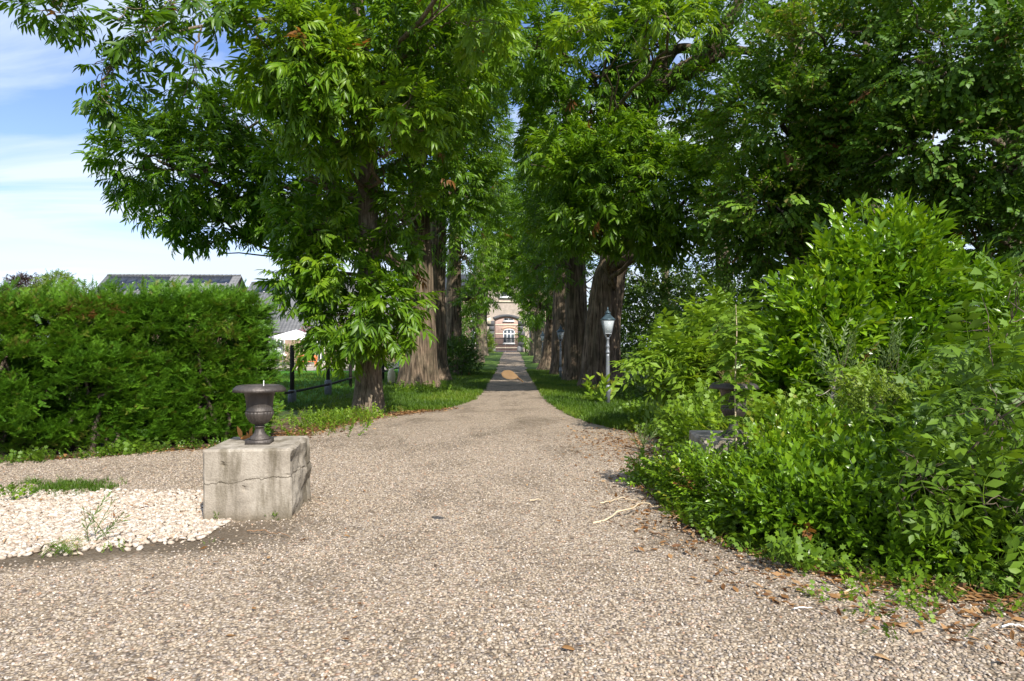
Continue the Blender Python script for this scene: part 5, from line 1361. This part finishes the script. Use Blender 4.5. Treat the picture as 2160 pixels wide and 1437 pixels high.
shrub('ivy_bank', 'low bright bank of lobed leaves around the right urn', (2.6, 8.9, 0),
      [sl(2.75, 9.8, .28, .5, .5, .34, 200, .1), sl(3.1, 8.7, .40, .55, .5, .42, 260, .2), sl(3.7, 8.4, .45, .6, .5, .42, 220, .15), sl(3.2, 10.5, .4, .6, .6, .45, 220, .15), sl(2.95, 11.3, .25, .4, .5, .3, 110, .1)],
      'bramble', M['soft'], scale=1.1, seed=65, upward=0.5, gap=0.28, tint=(0.5, 0.25), stem_r=0.006)
g = np.random.default_rng(66)
ms = thing('maple_sapling', (2.17, 6.62, 0), 'thin upright maple sapling with red stalks before the right urn', 'sapling')
MB().tube([(0, 0, -.05), (0.005, 0, .6), (-0.01, 0, 1.2), (0.01, 0, 1.75), (0.0, 0, 2.0)], [.009, .008, .007, .005, .003], 8).build('stem', M['stick'], ms, smooth=True)
pp, dd, ss = [], [], []
for z, k, sc_ in ((.80, 3, .5), (.93, 4, .62), (1.05, 4, .6), (1.17, 5, .75), (1.30, 5, .7), (1.42, 4, .8), (1.55, 6, .95), (1.68, 6, .95), (1.80, 6, .9), (1.90, 5, .75), (1.97, 4, .6)):
    a0 = g.uniform(0, 6)
    for q in range(k):
        a = a0 + q * 2 * PI / k + g.normal(0, .25)
        pp.append((2.17, 6.62, z)); dd.append((math.cos(a), math.sin(a), g.uniform(-.75, -.1))); ss.append(sc_ * g.uniform(.8, 1.1))
V, T, C = scatter('maple', np.array(pp), np.array(dd), np.array(ss), g.uniform(.3, .6, len(pp)), rollsd=0.2, g=g)
mesh('foliage', V, [T], M['soft'], ms, tint=C, world=True)
FS = 'low mixed shrubs along the right edge of the drive'
shrub('holly_bush', 'low dark fine leaved bush at the front corner nearest the drive', (1.75, 6.6, 0),
      [sl(1.98, 6.5, .24, .33, .42, .28, 420, .1), sl(1.85, 7.1, .18, .26, .36, .2, 200), sl(1.62, 7.9, .09, .22, .26, .12, 90), sl(2.05, 5.9, .24, .33, .36, .28, 330, .1)],
      'small', M['glossy'], group=FS, scale=1.15, seed=67, upward=0.3, gap=0.3, freq=3.5, tint=(0.5, 0.3), stem_r=0.008)
shrub('holly_bush', 'glossy mid green holly bush in front of the right urn', (2.35, 5.9, 0),
      [sl(2.35, 5.9, .28, .42, .42, .30, 420, .1), sl(2.68, 6.45, .46, .36, .34, .30, 420, .25), sl(3.05, 6.6, .5, .34, .34, .3, 260, .15), sl(2.3, 5.45, .2, .38, .32, .26, 280, .05)],
      'holly', M['glossy'], group=FS, scale=1.15, seed=68, upward=0.4, gap=0.33, freq=3.5, tint=(0.6, 0.3), stem_r=0.008)
shrub('holly_bush', 'spreading holly bush with shiny pale tips, middle of the front shrubs', (2.95, 5.6, 0),
      [sl(2.95, 5.65, .3, .42, .4, .32, 420, .1), sl(2.75, 5.15, .22, .36, .3, .27, 280, .1), sl(3.25, 5.25, .3, .36, .36, .33, 330, .05), sl(3.35, 5.9, .42, .4, .36, .3, 230), sl(2.9, 4.85, .1, .36, .18, .13, 120, .1)],
      'holly', M['glossy'], group=FS, scale=1.2, seed=69, upward=0.45, gap=0.33, freq=3.5, tint=(0.55, 0.3), stem_r=0.008)
shrub('bramble_bush', 'dull green bramble with lobed leaves right of the holly', (3.6, 5.8, 0),
      [sl(3.8, 5.9, .42, .5, .45, .42, 260), sl(3.6, 5.2, .26, .4, .33, .28, 190), sl(4.3, 6.3, .6, .5, .45, .42, 210), sl(3.5, 4.75, .14, .42, .25, .17, 130)],
      'bramble', M['soft'], group=FS, scale=1.15, seed=70, upward=0.3, gap=0.26, tint=(0.22, 0.2), stem_r=0.008)
shrub('elder_sapling', 'tall sapling with compound leaves at the right picture edge', (3.42, 4.75, 0),
      [sl(3.5, 4.9, 1.15, .42, .4, .7, 64), sl(3.4, 4.6, .55, .40, .35, .40, 44, .15), sl(3.7, 5.1, 1.75, .35, .35, .45, 34), sl(3.75, 4.9, .75, .4, .4, .6, 44)],
      'elder', M['soft'], cat='sapling', scale=0.95, seed=71, upward=0.15, gap=0.12, tint=(0.38, 0.2), stems=2, stem_r=0.010)
shrub('elder_sapling', 'short sapling on a bare bent stem at the litter edge, lower right', (2.98, 4.72, 0),
      [sl(3.0, 4.8, .55, .3, .3, .25, 26), sl(2.85, 4.75, .72, .25, .25, .2, 16)], 'elder', M['soft'], cat='sapling', scale=0.75, seed=72, upward=0.1, gap=0.05, tint=(0.35, 0.2), stems=2, stem_r=0.012)
shrub('willow_bush', 'grey green willowy shoots in front of the laurel', (4.1, 8.7, 0),
      [sl(4.15, 8.6, 1.2, .22, .22, .55, 36), sl(4.75, 8.5, 1.05, .28, .25, .5, 36), sl(5.2, 8.4, .8, .35, .3, .4, 36), sl(4.5, 8.5, .5, .5, .35, .35, 60)],
      'willow', M['grey_leaf'], seed=73, upward=0.9, gap=0.2, tint=(0.45, 0.2), scale=1.1, stems=5, stem_r=0.008)
shrub('golden_bush', 'yellow green feathery bush in the middle of the right shrubs', (3.95, 7.2, 0),
      [sl(3.9, 7.2, .85, .42, .35, .32, 130, .1), sl(4.3, 7.1, .7, .4, .35, .4, 120)], 'small', M['fresh'], seed=74, upward=0.35, gap=0.2, tint=(0.5, 0.3), scale=1.3, stem_r=0.008)
shrub('maple_bush', 'broad leaved maple undergrowth behind the front shrubs at right', (4.3, 6.9, 0),
      [sl(4.3, 6.8, .6, .5, .45, .45, 120), sl(5.0, 6.9, .85, .55, .45, .6, 130), sl(4.7, 6.4, .9, .4, .35, .4, 60), sl(5.4, 7.4, 1.1, .55, .45, .5, 90), sl(3.7, 6.9, .36, .45, .4, .33, 90)],
      'maple', M['soft'], seed=75, upward=0.15, gap=0.2, tint=(0.3, 0.22), scale=1.0, stem_r=0.012)
shrub('hazel_bush', 'dark tangled bush under the laurel at far right', (6.0, 8.6, 0),
      [sl(5.9, 8.6, .7, .8, .6, .65, 300), sl(6.9, 8.8, .95, .8, .6, .85, 300), sl(5.2, 9.0, .5, .6, .5, .45, 200)], 'dark', M['soft'], seed=76, upward=0.2, gap=0.28, tint=(0.22, 0.2), scale=0.72)
# backdrop of dark undergrowth right of the avenue
UG = 'dark undergrowth right of the avenue'
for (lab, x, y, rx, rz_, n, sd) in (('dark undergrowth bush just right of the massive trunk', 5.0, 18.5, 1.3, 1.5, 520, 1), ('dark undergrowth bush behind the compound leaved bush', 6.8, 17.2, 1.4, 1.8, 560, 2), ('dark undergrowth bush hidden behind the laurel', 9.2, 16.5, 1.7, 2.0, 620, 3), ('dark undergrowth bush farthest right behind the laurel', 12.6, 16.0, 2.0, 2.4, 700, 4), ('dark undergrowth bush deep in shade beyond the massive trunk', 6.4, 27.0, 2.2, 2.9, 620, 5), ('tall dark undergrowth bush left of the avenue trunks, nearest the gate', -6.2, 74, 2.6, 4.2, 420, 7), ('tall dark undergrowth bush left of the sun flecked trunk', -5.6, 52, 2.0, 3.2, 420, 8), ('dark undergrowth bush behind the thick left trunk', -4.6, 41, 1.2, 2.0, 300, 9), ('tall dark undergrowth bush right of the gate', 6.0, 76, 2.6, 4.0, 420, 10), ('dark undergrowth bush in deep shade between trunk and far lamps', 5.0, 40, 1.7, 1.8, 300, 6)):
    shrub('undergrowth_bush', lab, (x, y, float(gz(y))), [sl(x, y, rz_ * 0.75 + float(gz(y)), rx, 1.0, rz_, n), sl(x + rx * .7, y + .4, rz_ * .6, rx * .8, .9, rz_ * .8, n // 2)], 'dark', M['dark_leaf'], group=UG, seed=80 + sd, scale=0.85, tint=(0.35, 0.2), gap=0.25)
shrub('evergreen_bush', 'dark evergreen bush beneath the left avenue trunks', (-2.75, 36, 0), [sl(-2.7, 36, .85, .85, .9, .85, 330), sl(-3.1, 37, 1.1, .8, .8, .9, 200), sl(-2.2, 37.5, .6, .5, .6, .6, 110)], 'dark', M['dark_leaf'], seed=91, scale=0.75, tint=(0.3, 0.2))
shrub('conifer_bush', 'bright green upright conifer left of the gate', (-3.0, 87, float(gz(87))), [sl(-3.0, 87, 1.75, .6, .6, 1.5, 260, .2)], 'small', M['fresh'], seed=92, scale=3.0, upward=0.8, tint=(0.5, 0.2), gap=0.15)
shrub('evergreen_bush', 'low green bush at the right foot of the gate', (2.9, 80, float(gz(80))), [sl(2.9, 80, 1.1, 1.2, .9, .7, 160), sl(3.6, 79, 1.8, 1.0, .9, 1.4, 180)], 'dark', M['soft'], seed=93, scale=1.2, tint=(0.3, 0.2))
# garden shrubs by the terrace
GS = 'garden shrubs along the terrace'
for (lab, x, y, rx, rz_, n, mt, sd, kd) in (('rounded green shrub left of the white canopy', -17.4, 46, .9, .75, 150, 'soft', 1, 'dark'), ('yellow green shrub in front of the white canopy', -14.1, 44, .7, .9, 130, 'fresh', 2, 'dark'), ('grey leaved shrub right of the orange bench', -11.2, 45, 1.0, 1.0, 170, 'grey_leaf', 3, 'dark'), ('tall green shrub by the lower brick house wall', -9.8, 52, 1.1, 1.3, 180, 'soft', 4, 'dark'), ('dark clipped shrub beyond the fence near the blue pole', -8.4, 44, 1.0, .8, 200, 'dark_leaf', 5, 'dark')):
    shrub('garden_shrub', lab, (x, y, 0), [sl(x, y, rz_ * .8, rx, rx * .9, rz_, n)], kd, M[mt], group=GS, seed=100 + sd, scale=0.8)
fl = shrub('flowering_shrub', 'climber with a pink flower head above the canopy', (-16.2, 53.9, 0), [sl(-16.2, 53.9, 1.5, .7, .4, 1.4, 160)], 'dark', M['soft'], seed=110, scale=0.7)
g = np.random.default_rng(4)
fp, fd = lobe_points((-16.1, 53.4, 2.95), (.5, .35, .3), 60, gap=0.1, g=g)
V, T, C = scatter('bramble', fp, fd, 0.7, 0.5, g=g)
mesh('flowers', V, [T], M['flower'], fl, tint=C, world=True)
# pale birch-like stem among the right shrubs
bt = [(3.62, 7.75, 0, .050), (3.63, 7.75, .4, .044), (3.61, 7.78, .7, .036), (3.65, 7.8, 1.0, .022), (3.7, 7.8, 1.25, .010)]
tree('birch_sapling', 'pale peeling stem of a young tree among the right shrubs', (3.62, 7.75, 0), bt, [sl(3.7, 7.7, 1.15, .35, .3, .22, 26)], 'elder', M['soft'], M['pale_bark'], cat='sapling', furrow=0.006, flare=0.1, seed=55, limb_r=0.004, subs=2, scale=0.8)

# ================================================================== GRASS, WEEDS, LITTER
g = np.random.default_rng(201)
def in_strip(n, y0, y1, f0, f1, power=1.0):
    y = y0 + (y1 - y0) * g.uniform(0, 1, n) ** power
    return np.stack([f0(y) + (f1(y) - f0(y)) * g.uniform(0, 1, n), y], 1)
a = in_strip(11000, 16.8, 45, lambda y: 0 * y - 4.8, lambda y: edgeL(y) + 0.05, 1.4)
b = in_strip(15000, 13.0, 45, lambda y: edgeR(y) - 0.05, lambda y: np.interp(y, [13, 15, 20, 90], [2.7, 3.3, 4.2, 4.6]), 1.4)
c = in_strip(7000, 17, 40, lambda y: 0 * y - 13, lambda y: 0 * y - 4.6, 1.5)
pts = np.concatenate([a, b, c])
nn = vnoise(np.stack([pts[:, 0] * .9, pts[:, 1] * .6, pts[:, 0] * 0], -1), 3.0)
kk = nn > 0.02; pts = pts[kk]; nn = nn[kk]
V, T, C = scatter('grass', np.concatenate([pts, gz(pts[:, 1])[:, None]], 1), np.tile([1.0, 0, 0], (len(pts), 1)) + g.normal(0, .8, (len(pts), 3)) * [1, 1, 0], g.uniform(0.9, 1.7, len(pts)), np.clip(nn * 0.8 + g.normal(0, .1, len(pts)), 0, .85), rollsd=0.1, g=g)
tag(mesh('grass', V, [T], M['grass'], tint=C), kind='stuff')
# thin grass patch between the pebbles and the hedge path
pts = np.stack([g.uniform(-8, -4.4, 1500), g.normal(7.62, .2, 1500)], 1)
pts = pts[(pts[:, 0] < -4.3 - 0.5 * g.uniform(0, 1, 1500)) & (vnoise(np.stack([pts[:, 0] * 2, pts[:, 1] * 2, pts[:, 0] * 0], -1), 6.0) > 0.35)]
V, T, C = scatter('grass', np.concatenate([pts, np.full((len(pts), 1), .01)], 1), np.tile([1.0, 0, 0], (len(pts), 1)) + g.normal(0, .8, (len(pts), 3)) * [1, 1, 0], g.uniform(0.5, 0.9, len(pts)), g.uniform(.05, .5, len(pts)), rollsd=0.1, g=g)
tag(mesh('grass_patch', V, [T], M['grass'], tint=C), kind='stuff')

# undergrowth weeds: at the hedge foot, round the slim trunk, along the bed
def weed_band(name, pts, kind, mat, sc, tint, up=0.8):
    n = len(pts)
    d = np.stack([g.normal(0, .6, n), g.normal(-.2, .6, n), np.full(n, up)], 1)
    V, T, C = scatter(kind, np.concatenate([pts, (gz(pts[:, 1]) + 0.01)[:, None]], 1), d, sc * g.uniform(.6, 1.3, n), np.clip(g.normal(tint, .18, n), 0.02, .88), g=g)
    return tag(mesh(name, V, [T], mat, tint=C), kind='stuff')
u = g.uniform(0, 1, 600); u = u[vnoise(np.stack([u * 9, u * 0, u * 0], -1), 2.0) > 0.5]
weed_band('ground_ivy', np.array([-4.3, 11.0]) + (np.array([-8.5, 8.25]) - np.array([-4.3, 11.0])) * u[:, None] + g.normal(0, .15, (len(u), 2)), 'bramble', M['soft'], 0.75, 0.35)
u = g.uniform(0, 1, 260)
weed_band('weeds', np.array([-4.3, 11.0]) + (np.array([-8.5, 8.25]) - np.array([-4.3, 11.0])) * u[:, None] + g.normal(0, .12, (260, 2)), 'small', M['glossy'], 0.7, 0.2)
weed_band('weeds', np.stack([g.normal(-3.75, .45, 380), g.normal(14.6, 1.2, 380)], 1), 'small', M['soft'], 1.1, 0.55)
weed_band('weeds', np.stack([g.normal(-3.9, .5, 120), g.normal(15.8, .8, 120)], 1), 'tall_grass', M['grass'], 0.9, 0.75)
weed_band('weeds', np.stack([g.normal(-3.4, .6, 200), g.normal(24.2, .7, 200)], 1), 'small', M['soft'], 1.4, 0.4)
y = g.uniform(4.3, 9.5, 420)
weed_band('ground_ivy', np.stack([edgeR(y) + np.abs(g.normal(0.12, .22, 420)), y], 1), 'bramble', M['soft'], 0.6, 0.45)
weed_band('ground_ivy', np.stack([g.uniform(1.9, 4.6, 170), g.normal(4.25, .28, 170)], 1), 'bramble', M['soft'], 0.45, 0.5)
weed_band('ground_ivy', np.stack([g.uniform(3.2, 5.6, 300), g.uniform(17, 30, 300)], 1), 'bramble', M['dark_leaf'], 1.2, 0.5)
yy = g.uniform(12, 17, 260)
weed_band('ground_ivy', np.stack([np.interp(yy, [12, 17], [2.2, 2.9]) + np.abs(g.normal(0, .5, 260)), yy], 1), 'bramble', M['soft'], 1.0, 0.5)

# dry leaves and needles along the edges
def dry_leaves(name, pts, size, seed, lift=0.012):
    gg = np.random.default_rng(seed); n = len(pts)
    base = [leaf(1, gg.uniform(.3, .5), gg.uniform(-.2, .5), gg.uniform(-.4, .5), 2) for k in range(6)]
    Vs, Ts, Cs = [], [], []; off = 0; w = gg.integers(0, 6, n)
    for k in range(6):
        ix = np.nonzero(w == k)[0]; v, t = base[k]
        d = np.stack([gg.normal(0, 1, len(ix)), gg.normal(0, 1, len(ix)), gg.normal(0, .12, len(ix))], 1)
        Mx = rot_from(d, np.array([0, 0, 1.0]) + gg.normal(0, .25, (len(ix), 3))) * (size * gg.uniform(.5, 1.3, len(ix)))[:, None, None]
        W = np.einsum('nij,vj->nvi', Mx, v - np.array([.5, 0, 0])) + np.concatenate([pts[ix], (gz(pts[ix, 1]) + lift + gg.uniform(0, .02, len(ix)))[:, None]], 1)[:, None]
        Vs.append(W.reshape(-1, 3)); Ts.append((t[None] + (np.arange(len(ix)) * len(v))[:, None, None] + off).reshape(-1, 3)); Cs.append(np.repeat(gg.uniform(0, 1, len(ix)), len(v))); off += len(ix) * len(v)
    return tag(mesh(name, np.concatenate(Vs), [np.concatenate(Ts)], M['dry'], tint=np.concatenate(Cs)), kind='stuff')
y = 3.2 + 7 * g.uniform(0, 1, 2600) ** 1.3
p1 = np.stack([edgeR(y) + g.normal(0.25, .38, 2600), y], 1)
y_ = g.uniform(11.5, 17.5, 1500); p5 = np.stack([edgeL(y_) + g.normal(-.25, .22, 1500), y_], 1)
p2 = np.stack([g.normal(2.0, .55, 1300), g.normal(11.0, 1.1, 1300)], 1)
y = g.uniform(8.3, 17.5, 2000); p3 = np.stack([edgeL(y) + g.normal(-.12, .28, 2000), y], 1)
p4 = np.stack([g.uniform(1.2, 5, 1100), g.normal(3.95, .42, 1100)], 1)
p4 = p4[p4[:, 0] > 1.2 + (4.6 - p4[:, 1]) * 1.1]
dry_leaves('leaf_litter', np.concatenate([p1, p2, p4, p5]), 0.075, 1)
dry_leaves('leaf_litter', p3, 0.09, 2)
y = g.uniform(3, 14, 170)
dry_leaves('leaf_litter', np.stack([g.uniform(-.55, .3, 170) * y, y], 1), 0.055, 3, 0.022)

dry_leaves('leaf_litter', np.stack([g.uniform(-6, -2.7, 130), g.uniform(5.2, 7.3, 130)], 1), 0.05, 5, 0.04)
# single dry leaves one can point at
def one_leaf(name, label, loc, rot, size, tint, w=0.42, arch=0.3, group=None):
    v, t = leaf(1.0, w, 0.3, arch, 4)
    v = (v - np.array([.5, 0, 0])) * size
    o = mesh(name, v, [t], M['dry'], tint=np.full(len(v), tint), smooth=True)
    o.location = loc; o.rotation_euler = rot
    md = o.modifiers.new('thickness', 'SOLIDIFY'); md.thickness = 0.0012
    return tag(o, label, 'dry leaf', group)
one_leaf('fallen_leaf', 'tan dry leaf with curled ends alone on the gravel, bottom right of centre', P(1200, 1372, 3.55) * [1, 1, 0] + [0, 0, .035], (0.2, 0, R(8)), 0.085, .62)
one_leaf('fallen_leaf', 'pale orange dry leaf on the gravel near the bottom right', P(1862, 1393, 3.45) * [1, 1, 0] + [0, 0, .035], (0.1, 0, R(-12)), 0.09, .9)
one_leaf('fallen_leaf', 'rusty curled leaf at the lower right picture edge', P(2112, 1400, 3.4) * [1, 1, 0] + [0, 0, .035], (0.3, 0.2, R(30)), 0.08, .4)
one_leaf('fallen_leaf', 'yellow brown leaf on the gravel left of the path centre', P(732, 1135, 5.65) * [1, 1, 0] + [0, 0, .035], (0.2, 0, R(10)), 0.06, .75)
cl = thing('dead_leaf_cluster', (-2.66, 6.83, 0.66), 'orange dead leaf cluster lying on the block behind the left urn', 'dry leaves')
gg = np.random.default_rng(9)
for k in range(7):
    v, t = leaf(1.0, .4, .4, .5, 4); Mx = rot_from(np.array([gg.normal(0, .5), gg.normal(0, .5), 1.0 if k < 5 else .1]), np.array([gg.normal(), gg.normal(), .1]))
    mesh('leaf', (v * gg.uniform(.07, .12)) @ Mx.T + np.array([gg.uniform(-.06, .06), gg.uniform(-.04, .04), .02]), [t], M['orange_leaf'], cl, tint=np.full(len(v), gg.uniform(.65, .85)), smooth=True)
# tan leaf blowing through the air over the drive
v, t = leaf(1.0, .62, .28, .32, 6, 0.38)
fl_ = thing('blowing_leaf', tuple(P(1074, 792, 5.0)), 'tan dry leaf blowing through the air over the middle of the drive', 'dry leaf')
M['tan_leaf'] = leaf_mat('tan_dead_leaf', [(0.0, (0.15, 0.085, 0.035)), (1.0, (0.30, 0.19, 0.09))], 0.65, 0.25, 0.2, (1.1, 0.95, 0.7))
v, t = leaf(1.0, .60, .22, .05, 10, 0.40)
gl_ = np.random.default_rng(12)
v = v + np.stack([gl_.normal(0, .006, len(v)), gl_.normal(0, .012, len(v)), gl_.normal(0, .012, len(v)) + 0.10 * (v[:, 0] - .4) ** 2], 1)
s_ = 0.135
Mx = rot_from(unit(np.array([1.0, -0.12, -0.24])), np.array([0.10, -0.78, 0.62]))
bl = mesh('blade', ((v - [.45, 0, 0]) * s_) @ Mx.T, [t], M['tan_leaf'], fl_, tint=np.clip(0.55 + 0.4 * (vnoise(v * 6, 3.0) - 0.5) + gl_.normal(0, .05, len(v)), 0, 1), smooth=True)
md = bl.modifiers.new('thickness', 'SOLIDIFY'); md.thickness = 0.0015
tip = ((v[-1] - [.45, 0, 0]) * s_) @ Mx.T
MB().tube([tip - [.012, 0, -.002], tip + [0.006, -.002, -.010], tip + [0.032, -.004, -.032]], [0.007, 0.006, 0.003], 6).build('stalk', M['tan_leaf'], fl_, smooth=True)

# sticks
def stick(label, a, b, r, mat, bend=.05, kids=0):
    pth = wander(a, b, 14, .25, 0, np.random.default_rng(int(abs(a[0]) * 1000)))
    pth[:, 2] = np.maximum(pth[:, 2] + np.sin(np.linspace(0, PI, 14)) * bend * 0.2, 0.015)
    v, f = tube_arrays(pth, np.linspace(r, r * .5, 14), 7)
    return tag(mesh('stick', v, [f], mat, smooth=True), label, 'stick')
def gp(px, py):
    d = 1.6 * 1440 / (py - 730); return np.array([(px - 1080) / 1440 * d, d, 0.028])
stick('long pale bowed stick lying on the gravel by the right bed', gp(1250, 1106), gp(1397, 1072), .009, M['stick'], .5)
stick('thin straight pale stick above the long bowed one', gp(1266, 1066), gp(1346, 1058), .007, M['stick'])
stick('short brown twig at the foot of the dark bush', gp(1370, 1130), gp(1412, 1144), .010, M['brown_stick'])
stick('grey branch across the leaf litter at the right edge', gp(2010, 1232), gp(2165, 1222), .012, M['stick'])
stick('white stick lying on the gravel at the lower right edge', gp(2112, 1332), gp(2170, 1334), .006, M['white'])
stick('small white stick in the gravel below the leaf litter', gp(1675, 1294), gp(1712, 1292), .005, M['white'])
stick('short pale stick beside the leaf litter under the brambles', gp(1780, 1260), gp(1806, 1252), .008, M['stick'])
stick('dark twig lying in front of the pale block', gp(520, 1130), gp(612, 1140), .006, M['brown_stick'])
stick('small pale twig on the gravel right of centre', gp(1118, 1063), gp(1142, 1060), .008, M['stick'])

# small weeds one can point at
def weed(label, px, py, kind, mat, n, h, spread, tint, seed):
    gg = np.random.default_rng(seed); b = gp(px, py) * [1, 1, 0]
    root = thing('weed', tuple(b), label, 'weed', 'small weeds growing in the gravel')
    p = b + np.stack([gg.normal(0, spread, n), gg.normal(0, spread, n), gg.uniform(0, h, n) * .6], 1)
    d = np.stack([gg.normal(0, .5, n), gg.normal(0, .5, n), np.full(n, .8)], 1)
    V, T, C = scatter(kind, p, d, h / .2 * gg.uniform(.4, .8, n), np.clip(gg.normal(tint, .12, n), .05, .88), g=gg)
    mesh('foliage', V, [T], mat, root, tint=C, world=True)
weed('small clover like weed at the left foot of the pale block', 455, 1102, 'small', M['soft'], 9, .09, .03, .6, 1)
weed('dark weed with an upright stalk at the block front corner', 577, 1100, 'small', M['glossy'], 12, .10, .025, .5, 2)
weed('thin upright weed rising from the cream pebbles', 205, 1150, 'willow', M['grey_leaf'], 7, .22, .03, .6, 3)
weed('spreading grassy weed at the lower edge of the pebbles', 130, 1175, 'tall_grass', M['grass'], 12, .16, .05, .5, 4)
weed('bright flat weed where the pebbles meet bare soil', 245, 1165, 'small', M['soft'], 10, .09, .05, .6, 5)
weed('leafy weed at the left picture edge beside the grass patch', 12, 1062, 'bramble', M['soft'], 14, .18, .08, .5, 6)
weed('grey feathery weed alone on the gravel before the right bed', 1355, 950, 'willow', M['grey_leaf'], 16, .26, .08, .6, 7)
weed('tiny weed on the dark soil left of the block shadow', 450, 1150, 'small', M['soft'], 6, .06, .03, .5, 8)
weed('pale leaved weed at the front tip of the shrubs', 1668, 1205, 'bramble', M['soft'], 22, .24, .08, .4, 9)
weed('bright low weed under the brambles at lower right', 1930, 1205, 'bramble', M['soft'], 24, .14, .12, .5, 10)
weed('round leaved weed beside the bent sapling stem', 2030, 1212, 'bramble', M['soft'], 12, .18, .05, .5, 11)
weed('leafy shoot leaning against the foot of the nearest lamp', 1268, 853, 'laurel', M['soft'], 12, .5, .18, .75, 12)
